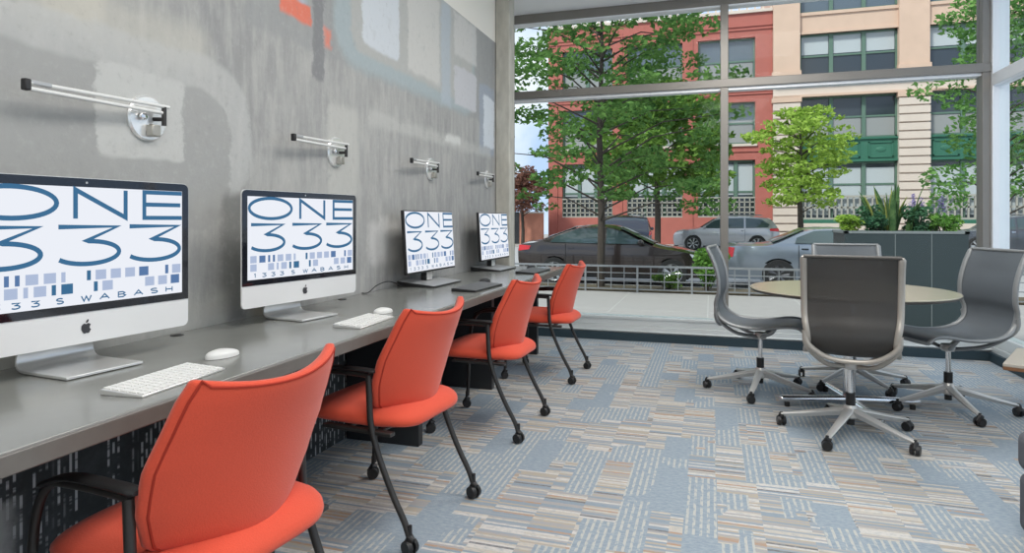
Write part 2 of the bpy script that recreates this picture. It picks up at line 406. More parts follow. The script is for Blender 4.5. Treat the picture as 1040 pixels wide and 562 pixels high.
def carpet_material():
    g = G('striped_carpet', .95)
    g.b.inputs['Specular IOR Level'].default_value = .1
    x, y = g.x, g.y
    tx = g.op('FLOOR', g.op('MULTIPLY', x, 1/.5)); ty = g.op('FLOOR', g.op('MULTIPLY', y, 1/.5))
    tile = g.white(g.vec(tx, ty, 3.))
    ci = g.op('FLOOR', g.op('MULTIPLY', x, 1/.125)); cr_ = g.white(g.vec(ci, 7., ty))
    rl = g.op('ADD', .20, g.op('MULTIPLY', g.white(g.vec(ci, 1., 1.)), .16))
    ri = g.op('FLOOR', g.op('DIVIDE', g.op('ADD', y, g.op('MULTIPLY', cr_, .08)), rl))
    cell = g.white(g.vec(ci, ri, 11.))
    nz = g.noise(g.vec(x, y, 0.), 120, 3, .7); nb = g.noise(g.vec(x, y, 0.), 2.2, 3)
    nz2 = g.noise(g.vec(g.op('MULTIPLY', x, 1.), g.op('MULTIPLY', y, 2.5), 4.), 38, 4, .75)
    blue = g.mix(g.sm(nz2, .3, .7), (.23, .29, .35), (.34, .39, .43))
    # lines lying across (vary with y)
    li = g.op('FLOOR', g.op('MULTIPLY', y, 1/.0125)); seg = g.op('FLOOR', g.op('MULTIPLY', x, 1/.17))
    lr = g.white(g.vec(g.op('MULTIPLY', seg, .37), li, 5.))
    lines = g.ramp(lr, [(0, (.25, .31, .365)), (.22, (.42, .37, .30)), (.38, (.52, .48, .42)), (.56, (.37, .355, .345)), (.72, (.58, .56, .53)), (.88, (.42, .28, .19)), (.925, (.17, .17, .175)), (.95, (.30, .34, .38))], True)
    lines = g.mix(g.sm(nz2, .42, .75), lines, (.31, .345, .375))
    # hatch lines running along y
    hf = g.op('FRACT', g.op('MULTIPLY', x, 1/.026)); hn = g.noise(g.vec(g.op('MULTIPLY', x, 1.), g.op('MULTIPLY', y, .5), 0.), 60, 2)
    hatch = g.mix(g.op('MULTIPLY', g.op('GREATER_THAN', hf, .60), g.sm(hn, .34, .56)), blue, (.47, .475, .45))
    k = g.op('ADD', cell, g.op('MULTIPLY', g.op('SUBTRACT', nb, .5), .35))
    c = g.mix(g.op('GREATER_THAN', k, .19), blue, hatch)
    c = g.mix(g.op('GREATER_THAN', k, .42), c, lines)
    c = g.mix(g.op('MULTIPLY', g.op('GREATER_THAN', tile, .72), g.op('LESS_THAN', k, .62)), c, hatch)
    g.put(g.b.inputs['Base Color'], c)
    bp = g.t.nodes.new('ShaderNodeBump'); bp.inputs['Strength'].default_value = .3; bp.inputs['Distance'].default_value = .004
    g.put(bp.inputs['Height'], nz); g.t.links.new(bp.outputs[0], g.b.inputs['Normal'])
    return g.m
WALLM = wall_material(); CARPET = carpet_material()

# ------------------------------------------------------------------ room shell
RX = 4.05; GY = 6.25; BACK = -3.2; CZ = 3.235
struct(MB().b2((-.0, BACK, -.12), (RX+.1, 6.16, 0)).build('floor', CARPET, smooth=False))
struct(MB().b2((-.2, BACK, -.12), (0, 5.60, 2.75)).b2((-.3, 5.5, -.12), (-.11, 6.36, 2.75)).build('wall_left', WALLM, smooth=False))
struct(MB().b2((-.2, BACK, 2.75), (0, 5.60, CZ)).b2((-.3, 5.5, 2.75), (-.11, 6.36, CZ)).build('wall_left_top', 'plaster_cream', smooth=False))
struct(MB().b2((-.2, BACK-.2, CZ), (RX+.25, 6.38, CZ+.2)).build('ceiling', 'ceiling_white', smooth=False))
struct(MB().b2((-.2, BACK-.2, -.12), (RX+.2, BACK, CZ)).build('wall_back', 'plaster_cream', smooth=False))
struct(MB().b2((.002, 5.43, 0), (.135, 5.585, CZ)).build('trim_1', 'concrete_column', bevel=.008))
# front glazing
struct(MB().b2((-.11, 5.6, -.12), (0, 6.16, 0)).b2((-.11, 6.16, -.12), (RX+.2, 6.36, .015)).build('sill_slab', 'sill_grey', smooth=False))
struct(MB().b2((-.11, 6.145, 0), (RX, 6.17, .075)).build('baseboard_front', 'base_teal', smooth=False))
f = MB().b2((-.11, 6.17, .015), (RX, 6.33, .14)).b2((-.11, 6.15, .085), (RX, 6.20, .10)).b2((-.11, 6.19, .14), (RX, 6.32, .215)).b2((-.11, 6.18, .20), (RX, 6.33, .225))
struct(f.build('trim_2', 'sill_grey', bevel=.004))
wf = MB()
wf.b2((-.11, 6.21, 3.14), (RX, 6.31, CZ))
wf.b2((-.11, 6.17, 2.375), (RX, 6.31, 2.45))
for xx in (1.97,): wf.b2((xx-.035, 6.18, .225), (xx+.035, 6.31, 3.14))
wf.b2((-.11, 6.22, .225), (-.085, 6.31, 3.14))
wf.b2((RX-.06, 6.18, .225), (RX+.0, 6.31, CZ))
wo = struct(wf.build('window_1', 'frame_metal', bevel=.004))
MB().b2((-.11, 6.20, 2.35), (RX-.06, 6.30, 2.376)).b2((-.11, 6.20, 3.125), (RX-.06, 6.30, 3.141)).build('light_strip', 'frame_light', wo)
for (a, b) in ((-.085, 1.935), (2.005, RX-.06)):
    for (c, d) in ((.225, 2.35), (2.45, 3.125)):
        MB().b2((a, 6.245, c), (b, 6.255, d)).build('pane', 'window_glass', wo, smooth=False)
# glazing along the right side
wr = MB()
wr.b2((RX, 6.15, .0), (RX+.12, 6.33, CZ))
wr.b2((RX+.0, BACK, 3.14), (RX+.1, 6.15, CZ)); wr.b2((RX, BACK, 2.255), (RX+.1, 6.15, 2.355))
for yy in (3.9, 1.7, -.5, -2.7): wr.b2((RX, yy-.035, .2), (RX+.1, yy+.035, 3.14))
wo = struct(wr.build('window_2', 'frame_light', bevel=.004))
ys = [BACK, -2.735, -2.665, -.535, -.465, 1.665, 1.735, 3.865, 3.935, 6.15]
for i in range(0, 10, 2):
    for (c, d) in ((.215, 2.255), (2.355, 3.14)):
        MB().b2((RX+.045, ys[i], c), (RX+.055, ys[i+1], d)).build('pane', 'window_glass', wo, smooth=False)
struct(MB().b2((RX, BACK, -.12), (RX+.14, 6.15, .12)).b2((RX+.01, BACK, .12), (RX+.12, 6.15, .215)).build('trim_3', 'sill_grey', bevel=.004))
struct(MB().b2((RX-.025, BACK, 0), (RX, 6.145, .075)).build('baseboard_right', 'base_teal', smooth=False))

# unseen glowing panels and area lamps, added at the ceiling as room fill
first = None
k = 0
for yy, ra in ((-1.6, 'at the back of the room'), (.4, 'above the nearest computer'), (2.4, 'above the middle of the worktop'), (4.4, 'next to the front glazing')):
    for xx in (2.25,):
        o = empty('ceiling_fill', (xx, yy, CZ), 0, 'unseen square white fill-light panel added at the ceiling ' + ra, 'ceiling light', 'added fill-light panels')
        MB().b2((-.59, -.59, -.02), (.59, .59, 0)).build('frame', 'white_plastic', o)
        MB().b2((-.56, -.56, -.026), (.56, .56, -.018)).build('fill_diffuser', mat('fill_diffuser', (.9, .9, .9), .5, emit=(1, .97, .92), estr=2.0), o)
        ld = bpy.data.lights.new('fill_light', 'AREA'); ld.shape = 'SQUARE'; ld.size = 1.12; ld.energy = FILL_W; ld.color = (1, .97, .93)
        lo = bpy.data.objects.new('fill_light', ld); link(lo, o); lo.location = (0, 0, -.03)

# ------------------------------------------------------------------ desk
dk = empty('desk_counter', (0, 0, 0), 0, 'long dark grey worktop running along the concrete wall on black panel legs', 'desk')
MB().b2((.005, -2.4, .722), (.662, 5.40, .75)).build('worktop', 'desk_top', dk, bevel=.003)
MB().b2((.662, -2.4, .708), (.675, 5.40, .748)).b2((.005, 5.40, .708), (.675, 5.412, .748)).build('edge_band', 'desk_edge', dk, bevel=.003)
for yy in (5.28, 4.10, 2.96, 1.79, .6, -.6, -1.8):
    MB().b2((.012, yy, .0), (.43, yy+.05, .722)).build('panel_leg', 'dark_cabinet', dk, bevel=.003)

# ------------------------------------------------------------------ lettering
def arc(cx, cy, rx, ry, a0, a1, n=20):
    return [(cx+rx*math.cos(R(a0+(a1-a0)*i/n)), cy+ry*math.sin(R(a0+(a1-a0)*i/n))) for i in range(n+1)]
GL = {'O': [arc(.5, .5, .47, .47, 90, 451, 40)], 'N': [[(.07, 0), (.07, .96), (.93, .04), (.93, 1)]],
      'E': [[(1, .97), (.06, .97), (.06, .03), (1, .03)], [(.06, .52), (.96, .52)]],
      '3': [[(.05, .97), (.90, .97), (.44, .62)]+arc(.46, .31, .47, .29, 88, -148, 26)],
      '1': [[(.3, .85), (.55, 1), (.55, 0)]], 'S': [arc(.5, .75, .38, .22, 30, 270, 14)+arc(.5, .26, .40, .24, 90, -150, 14)],
      'W': [[(0, 1), (.26, 0), (.5, .9), (.74, 0), (1, 1)]], 'A': [[(0, 0), (.5, 1), (1, 0)], [(.2, .36), (.8, .36)]],
      'B': [[(.1, 0), (.1, 1), (.6, 1), (.82, .77), (.6, .54), (.1, .54)], [(.6, .54), (.9, .27), (.62, 0), (.1, 0)]],
      'H': [[(.1, 0), (.1, 1)], [(.9, 0), (.9, 1)], [(.1, .5), (.9, .5)]]}
def screen_art(parent, y0, z0, W_, H_, xf, cut=0.):
    # parent-local: screen plane at x = xf, lower-left (y0, z0)
    rnd = random.Random(5)
    f = lambda u, v: (xf, y0+u*W_, z0+v*H_)
    m = MB()
    def word(ch, u, v, du, dv, st, dst=m, asp=1.0):
        for pl in GL[ch]:
            dst.ribbon([((u+p[0]*du)*1.0, (v+p[1]*dv)) for p in pl], st, lambda a, b: f(a, b))
    def thick(ch, u, v, du, dv, st):
        # stroke drawn in metres so that its weight is even
        for pl in GL[ch]:
            m.ribbon([((u+p[0]*du)*W_, (v+p[1]*dv)*H_) for p in pl], st, lambda a, b: (xf, y0+a, z0+b))
    thick('O', .0, .725, .38, .265, .0125); thick('N', .43, .73, .275, .255, .0125); thick('E', .77, .73, .228, .255, .0125)
    for i, u in enumerate((.01, .36, .69)): thick('3', u, .335, .315, .335, .0125)
    s = '1333'; u = .04
    for ch in s: thick(ch, u, .025, .035, .045, .0035); u += .075
    u += .025
    thick('S', u, .025, .035, .045, .0035); u += .11
    for ch in 'WABASH': thick(ch, u, .025, .045, .045, .0035); u += .085
    m.build('lettering', 'letter_blue', parent, smooth=False)
    mm = {'pale_blue': MB(), 'mid_blue': MB(), 'letter_blue': MB()}
    for r_ in range(2):
        u = .02
        while u < .95:
            wd = rnd.choice((.018, .05, .05, .05))
            if rnd.random() < .75:
                mm[rnd.choice(('pale_blue', 'pale_blue', 'mid_blue', 'letter_blue'))].b2((xf-.0002, y0+u*W_, z0+(.10+r_*.10)*H_), (xf, y0+(u+wd)*W_, z0+(.10+r_*.10+.085)*H_))
            u += wd+.022
    for kx, q in mm.items(): q.build('colour_squares', kx, parent, smooth=False)

def apple(parent, xf, yc, zc, s_):
    pts = smooth_poly([(0, .30), (.16, .36), (.34, .26), (.28, .10), (.27, -.04), (.36, -.16), (.22, -.40), (.08, -.43), (0, -.40), (-.08, -.43), (-.22, -.40), (-.38, -.10), (-.35, .22), (-.16, .36)], 4, True)
    m = MB().prism([(yc+p.x*s_, zc+p.y*s_) for p in pts], xf-.0005, xf+.0006, 'X')
    lf = smooth_poly([(0, .40), (.02, .56), (.17, .68), (.16, .50)], 3, True)
    m.prism([(yc+p.x*s_, zc+p.y*s_) for p in lf], xf-.0005, xf+.0006, 'X')
    return m.build('logo', 'logo_black', parent, smooth=False)

def all_in_one():
    t = empty('desktop_computer', (0, 0, 0))
    def rr(y0, y1, z0, z1, r_=.018, n=5):
        o = []
        for cx, cy, a in ((y1-r_, z1-r_, 0), (y0+r_, z1-r_, 90), (y0+r_, z0+r_, 180), (y1-r_, z0+r_, 270)):
            for i in range(n+1): o.append((cx+r_*math.cos(R(a+90*i/n)), cy+r_*math.sin(R(a+90*i/n))))
        return o
    m = MB(); prof = [(.0, 1.), (-.006, 1.), (-.018, .86), (-.034, .55), (-.042, .2)]
    rings = []
    base = rr(-.325, .325, .073, .523)
    for dx, k in prof:
        rings.append([m.bm.verts.new((dx, p[0]*k, .298+(p[1]-.298)*k)) for p in base])
    n = len(base)
    for a, b in zip(rings, rings[1:]):
        for i in range(n): m.bm.faces.new((a[i], a[(i+1) % n], b[(i+1) % n], b[i]))
    m.bm.faces.new(rings[0]); m.bm.faces.new(rings[-1])
    body = m.build('body', 'white_aluminium', t)
    gp = [(y, z) for y, z in rr(-.3235, .3235, .158, .5215)]
    gp = [(y, (z if z > .3 else .158)) for y, z in gp]
    gl = MB().prism(gp, .0, .0025, 'X').build('bezel', 'dark_glass', t, smooth=False)
    MB().b2((.0024, -.300, .180), (.0032, .300, .498)).build('screen', 'screen_white', t, smooth=False)
    screen_art(t, -.300, .180, .600, .318, .0037)
    MB().lathe([(.0032, .0026), (.0032, .0034)], 12, (0, 0, .510), 'X').build('webcam', 'grey_plastic', t)
    apple(t, .001, 0, .114, .034)
    # foot: one bent sheet
    pl = smooth_poly([(.085, .006), (-.06, .006), (-.115, .012), (-.125, .05), (-.085, .12), (-.04, .19)], 6)
    m = MB(); A = []; 
    for i, p in enumerate(pl):
        d = (pl[min(i+1, len(pl)-1)]-pl[max(i-1, 0)]).normalized(); nrm = Vector((-d.y, d.x))*.0035
        hw = .105 - .012*max(0, min(1, (p.y-.02)/.1))
        A.append([m.bm.verts.new((q.x, s_*hw, q.y)) for q, s_ in ((p+nrm, -1), (p+nrm, 1), (p-nrm, 1), (p-nrm, -1))])
    for a, b in zip(A, A[1:]):
        for i in range(4): m.bm.faces.new((a[i], a[(i+1) % 4], b[(i+1) % 4], b[i]))
    m.bm.faces.new(A[0]); m.bm.faces.new(A[-1])
    m.build('foot', 'aluminium', t, bevel=.001)
    return t
c1 = all_in_one(); c1.location = (.222, 1.317, .75); c1.rotation_euler = (0, 0, R(-5.6))
tag(c1, 'largest, nearest white all-in-one desktop computer, cut off by the left edge of the photo', 'computer', 'white all-in-one computers')
c2 = dup(c1, (.23, 2.29, .75), R(-8.4), 'white all-in-one desktop computer with a logo on its chin, second along the worktop')

def flat_monitor():
    t = empty('computer_monitor', (0, 0, 0))
    tilt = Matrix.Rotation(R(-3.5), 4, 'Y')
    fr = bpy.data.objects.new('panel_frame', None)
    W2, z0, z1 = .335, .085, .465
    pn = MB().b2((-.022, -W2, z0), (0, W2, z1)).build('panel', 'black_plastic', t, bevel=.003)
    s1 = MB().b2((-.0005, -W2+.006, z0+.012), (.0008, W2-.006, z1-.006)).build('screen', 'screen_white', pn, smooth=False)
    screen_art(pn, -W2+.006, z0+.014, 2*W2-.012, z1-z0-.022, .0013)
    pn.matrix_local = Matrix.Translation((0, 0, .0)) @ tilt
    MB().b2((-.075, -.035, .03), (-.035, .035, .30)).build('neck', 'black_plastic', t, bevel=.004)
    MB().b2((-.034, -.035, .03), (-.026, .035, .22)).build('neck_highlight', 'aluminium', t, bevel=.002)  # highlight on the black neck, built in as a pale strip
    MB().prism([(-.15, 0), (.10, 0), (.10, .010), (-.15, .034)], -.20, .20, 'Y').build('base', 'black_plastic', t, bevel=.003)
    MB().prism([(-.145, .0335), (.097, .0103), (.097, .013), (-.145, .0365)], -.195, .195, 'Y').build('base_plate', 'grey_plastic', t, smooth=False)
    return t
m3 = flat_monitor(); m3.location = (.185, 3.69, .75); m3.rotation_euler = (0, 0, R(-2))
tag(m3, 'thin black-edged flat monitor on a dark wedge base, third screen along the worktop', 'monitor', 'black-edged monitors')
m4 = dup(m3, (.185, 4.93, .75), R(-1), 'thin black-edged flat monitor nearest the window, beside the concrete column')

def keyboard(dark):
    t = empty('keyboard', (0, 0, 0)); L, D = (.285, .118) if not dark else (.42, .15)
    h0, h1 = (.006, .014) if not dark else (.010, .018)
    MB().prism([(D/2, 0), (D/2, h0), (-D/2, h1), (-D/2, 0)], -L/2, L/2, 'Y').build('case', 'aluminium' if not dark else 'black_plastic', t, bevel=.002)
    m = MB(); sl = (h1-h0)/D
    for r_ in range(5 if not dark else 6):
        nr = 5 if not dark else 6; n = 14 if not dark else 18
        xx = -D/2+(r_+.5)*D/nr
        for c_ in range(n):
            yy = -L/2+.006+(c_+.5)*(L-.012)/n; z = h0+(D/2-xx)*sl
            m.box((xx, yy, z+.001), (D/nr*.82, (L-.012)/n*.84, .003), (0, math.atan(sl), 0))
    m.build('keys', 'key_white' if not dark else 'key_dark', t, smooth=False)
    return t
def mouse(dark):
    m = MB()
    def fn(u, v):
        a = 2*PI*u; r_ = math.sin(v*PI/2)
        z = .024*(math.cos(v*PI/2)**.55) if v < 1 else 0
        return (.055*r_*math.cos(a), .030*r_*math.sin(a), z*(1-.25*max(0, math.cos(a))*r_)+.001)
    m.grid(fn, 28, 10); bmesh.ops.remove_doubles(m.bm, verts=m.bm.verts, dist=.0002)
    bmesh.ops.holes_fill(m.bm, edges=m.bm.edges)
    return m
k1 = keyboard(False); k1.location = (.54, 1.28, .75); k1.rotation_euler = (0, 0, R(4))
tag(k1, 'slim white keyboard in front of the nearest computer', 'keyboard', 'white keyboards')
k2 = dup(k1, (.54, 2.245, .75), R(2), 'slim white keyboard in front of the second computer')
k3 = keyboard(True); k3.location = (.53, 3.56, .75); k3.rotation_euler = (0, 0, R(-3))
tag(k3, 'dark full-width keyboard lying before the third screen', 'keyboard', 'dark keyboards')
k4 = dup(k3, (.53, 4.80, .75), R(-3), 'dark full-width keyboard near the window end of the worktop')
def place_mouse(loc, rz, dark, label, grp):
    t = empty('computer_mouse', loc, rz, label, 'mouse', grp)
    mouse(dark).build('shell', 'black_plastic' if dark else 'white_plastic', t)
    MB().b2((-.03, -.02, 0), (.03, .02, .004)).build('foot_pad', 'black_plastic', t, bevel=.001)
place_mouse((.46, 1.56, .75), R(80), False, 'white mouse just past the nearest keyboard', 'white mice')
place_mouse((.48, 2.50, .75), R(80), False, 'white mouse just past the second white keyboard', 'white mice')
place_mouse((.44, 3.93, .75), R(80), True, 'black mouse just past the third keyboard', 'black mice')
place_mouse((.40, 5.20, .75), R(80), True, 'black mouse just past the keyboard nearest the window', 'black mice')
for i, (yy, lb) in enumerate(((1.80, 'small black cable grommet in the worktop between the two white computers'), (2.86, 'small black cable grommet in the worktop right of the second computer'))):
    g_ = MB().lathe([(.022, 0), (.022, .002), (.018, .003), (.006, .003)], 20, (.05, yy, .75)).build('cable_grommet', 'black_plastic')
    tag(g_, lb, 'grommet')
cb = MB().tube(smooth_poly([(.10, 3.42, .765), (.07, 3.32, .80), (.06, 3.20, .79), (.05, 3.12, .757), (.02, 3.10, .755)], 6), .003, 6).build('power_cable', 'black_plastic')
tag(cb, 'thin black cable looping on the worktop beside the third screen base', 'cable')

# ------------------------------------------------------------------ wall lamps
def wall_lamp():
    t = empty('wall_lamp', (0, 0, 0))
    MB().lathe([(.078, 0), (.078, .008), (.072, .013), (.02, .015)], 40, (0, .012, .0), 'X').build('wall_plate', mat('plate_metal', (.86, .86, .85), .22, .6), t, angle=30)
    MB().b2((.014, .0, -.062), (.042, .036, -.022)).build('bracket_block', mat('warm_metal', (.42, .40, .36), .35, .7), t, bevel=.004)
    MB().cyl((.045, .045, -.022), (.045, .045, .042), .008).cyl((.012, .03, .0), (.045, .045, .0), .007).build('pivot', 'black_metal', t, angle=30)
    MB().lathe([(.012, .018), (.012, .03), (.004, .032)], 16, (0, -.02, .002), 'X').build('switch', 'chrome', t, angle=30)
    MB().tube([(.045, .065, .045), (.085, -.445, .026)], .0062, 10).build('arm', 'white_plastic', t)
    MB().tube([(.042, .050, .022), (.092, -.445, .008)], .0062, 10).build('arm', 'white_plastic', t)
    MB().b2((.080, -.462, .002), (.100, -.444, .034)).build('arm_joint', 'black_plastic', t, bevel=.004)
    MB().b2((.078, -.46, .022), (.090, -.38, .035)).build('lamp_head', 'grey_plastic', t, bevel=.003)
    return t
l1 = wall_lamp(); l1.location = (0, 1.704, 1.506)
tag(l1, 'swing-arm wall lamp with round chrome plate above the nearest computer', 'wall lamp', 'swing-arm wall lamps')
for yy, lb in ((2.859, 'swing-arm wall lamp with round chrome plate above the second computer'),
               (4.025, 'swing-arm wall lamp above the third screen, with a wide gap to the column'),
               (5.196, 'swing-arm wall lamp nearest the concrete column, smallest in view')):
    dup(l1, (0, yy, 1.506), 0, lb)

# ------------------------------------------------------------------ red chairs (local forward = +Y)
def caster(parent, x, y, sw=0., r_=.026, name='caster', stem=.075):
    o = empty(name, (x, y, 0), sw)
    o.parent = parent
    # merged: wheel pair, hood and stem in one mesh with a light hub child
    return o
def caster_mesh(x, y, sw, r_=.027, top=.085):
    m = MB(); c_, s_ = math.cos(sw), math.sin(sw)
    for k in (-1, 1):
        a = Vector((x-s_*k*.006, y+c_*k*.006, r_)); b = Vector((x-s_*k*.022, y+c_*k*.022, r_))
        m.cyl(a, b, r_, r_*.86, 18)
    m.tube([(x-c_*.02, y-s_*.02, r_*1.2), (x, y, r_*2.15), (x+c_*.018, y+s_*.018, r_*1.9)], [.010, .016, .010], 10)
    m.cyl((x, y, r_*1.2), (x, y, top), .008)
    return m
def red_chair():
    t = empty('task_chair', (0, 0, 0))
    # seat pad
    def seat(u, v):
        a = 2*PI*u; ca, sa = math.cos(a), math.sin(a); e = .42
        x = .245*math.copysign(abs(ca)**e, ca); y = .245*math.copysign(abs(sa)**e, sa)
        y = y+.035
        if y < 0: x *= 1-.12*(abs(y)/.21)**2
        ph = PI*(v-.5); rr = max(0, math.cos(ph))**.35; z = .036*math.copysign(abs(math.sin(ph))**.8, ph)
        yy = .035+(y-.035)*rr
        dome = .012*(1-(x*rr/.245)**2)
        drop = -.03*max(0, (yy-.18)/.1)**2 - .02*max(0, (-yy-.10)/.11)**2
        return (x*rr, yy, .437+z+dome+drop)
    m = MB().grid(seat, 48, 14); bmesh.ops.remove_doubles(m.bm, verts=m.bm.verts, dist=.0005)
    m.build('seat', 'red_fabric', t, angle=180)
    # back: widths by height
    ks = [(.0, .165), (.09, .212), (.30, .242), (.55, .252), (.75, .240), (.90, .228), (1., .210)]
    def hw(v):
        for (a, b), (c, d) in zip(ks, ks[1:]):
            if v <= c: 
                q = (v-a)/(c-a); q = q*q*(3-2*q) if False else q
                return b+(d-b)*q
        return ks[-1][1]
    def backpt(u, v, off):
        s_ = 2*u-1; z = .452+.375*v + .018*(s_**2)*max(0, v-.75)/.25 - .012*(1-s_**2)*(max(0, v-.7)/.3)
        x = hw(v)*s_
        y = -.150-.105*v + .020*math.sin(PI*v) + (.105-.04*v)*s_*s_
        nx, ny = -s_*.35, 1.0
        L = math.hypot(nx, ny)
        return (x+nx/L*off, y+ny/L*off, z)
    m = MB(); N, K = 20, 20
    F_ = [[m.bm.verts.new(backpt(i/N, j/K, -.008-.012*math.sin(PI*i/N)**.5*math.sin(PI*j/K)**.5)) for j in range(K+1)] for i in range(N+1)]
    B_ = [[m.bm.verts.new(backpt(i/N, j/K, .018+.016*math.sin(PI*i/N)**.5*math.sin(PI*j/K)**.5)) for j in range(K+1)] for i in range(N+1)]
    for S in (F_, B_):
        for i in range(N):
            for j in range(K): m.bm.faces.new((S[i][j], S[i+1][j], S[i+1][j+1], S[i][j+1]))
    for i in range(N):
        m.bm.faces.new((F_[i][0], F_[i+1][0], B_[i+1][0], B_[i][0])); m.bm.faces.new((F_[i][K], F_[i+1][K], B_[i+1][K], B_[i][K]))
    for j in range(K):
        m.bm.faces.new((F_[0][j], F_[0][j+1], B_[0][j+1], B_[0][j])); m.bm.faces.new((F_[N][j], F_[N][j+1], B_[N][j+1], B_[N][j]))
    back = m.build('backrest', 'red_fabric', t, bevel=.009, bseg=3, angle=60)
    for off in (-.0085,):
        pts = [backpt(.03, v/20, off) for v in range(21)]+[backpt(.03+.94*u/20, 1-.025, off) for u in range(21)][1:]+[backpt(.97, 1-v/20, off) for v in range(21)][1:]+[backpt(.97-.94*u/20, .02, off) for u in range(21)][1:]
        MB().tube(pts, .0035, 6).build('seam', 'red_piping', back)
    for s_ in (-1, 1):
        x = .245*s_
        MB().tube(smooth_poly([(x, .27, .075), (x, .262, .25), (x, .255, .42), (x, .235, .53), (x, .19, .592), (x, .12, .604), (x, 0, .606), (x, -.06, .604)], 5), .0105, 10).build('front_leg', 'black_metal', t)
        MB().tube(smooth_poly([(x, -.055, .604), (x, -.06, .50), (x, -.068, .42), (x, -.10, .32), (x, -.155, .20), (x, -.205, .11), (x, -.225, .06)], 5), .0115, 10).build('rear_leg', 'black_metal', t)
        MB().tube(smooth_poly([(x, .22, .585), (x, .13, .617), (x, .0, .622), (x, -.085, .620)], 5), [.013]+[.019]*14+[.013], 12, .40).build('armrest', 'black_plastic', t)
        MB().box((.232*s_, .0, .40), (.03, .30, .014)).build('side_rail', 'black_metal', t, bevel=.003)
        a = caster_mesh(x, .275, R(-60), top=.10); a.build('caster', 'black_plastic', t, angle=30)
        a = caster_mesh(x, -.228, R(-110), top=.10); a.build('caster', 'black_plastic', t, angle=30)
    MB().cyl((-.245, .06, .398), (.245, .06, .398), .009).cyl((-.245, -.08, .398), (.245, -.08, .398), .009).build('crossbar', 'black_metal', t)
    return t
r1 = red_chair(); r1.location = (.712, 1.237, 0); r1.rotation_euler = (0, 0, R(84))
tag(r1, 'largest red-orange upholstered chair, in the lower left corner before the nearest computer', 'chair', 'red chairs at the worktop')
for loc, rz, lb in (((.655, 2.27, 0), 84, 'red-orange upholstered chair with black arms before the second computer'),
                    ((.68, 3.42, 0), 88, 'red-orange upholstered chair with black arms before the third screen'),
                    ((.70, 4.66, 0), 88, 'smallest red-orange chair, at the window end of the worktop')):
    dup(r1, loc, R(rz), lb)

# ------------------------------------------------------------------ round table
tb = empty('round_table', (2.665, 4.37, 0), 0, 'round meeting table with beige top and chrome column among four grey chairs', 'table')
MB().lathe([(.54, .705), (.566, .712), (.572, .724)], 72).build('rim', 'table_rim', tb, angle=30)
MB().lathe([(.55, .722), (.574, .724), (.574, .728), (.570, .731)], 72).build('top', 'tabletop', tb, angle=30)
MB().cyl((0, 0, .06), (0, 0, .70), .036, seg=24).lathe([(.16, .70), (.16, .706)], 24).build('column', 'chrome', tb, angle=30)
for a in (12, 102, 192, 282):
    c_, s_ = math.cos(R(a)), math.sin(R(a))
    MB().tube([(0, 0, .052), (c_*.40, s_*.40, .046)], [.024, .021], 14).ball((c_*.40, s_*.40, .046), (.042, .042, .042)).build('foot', 'chrome', tb)
    MB().cyl((c_*.37, s_*.37, 0), (c_*.37, s_*.37, .028), .016).build('glide', 'black_plastic', tb)

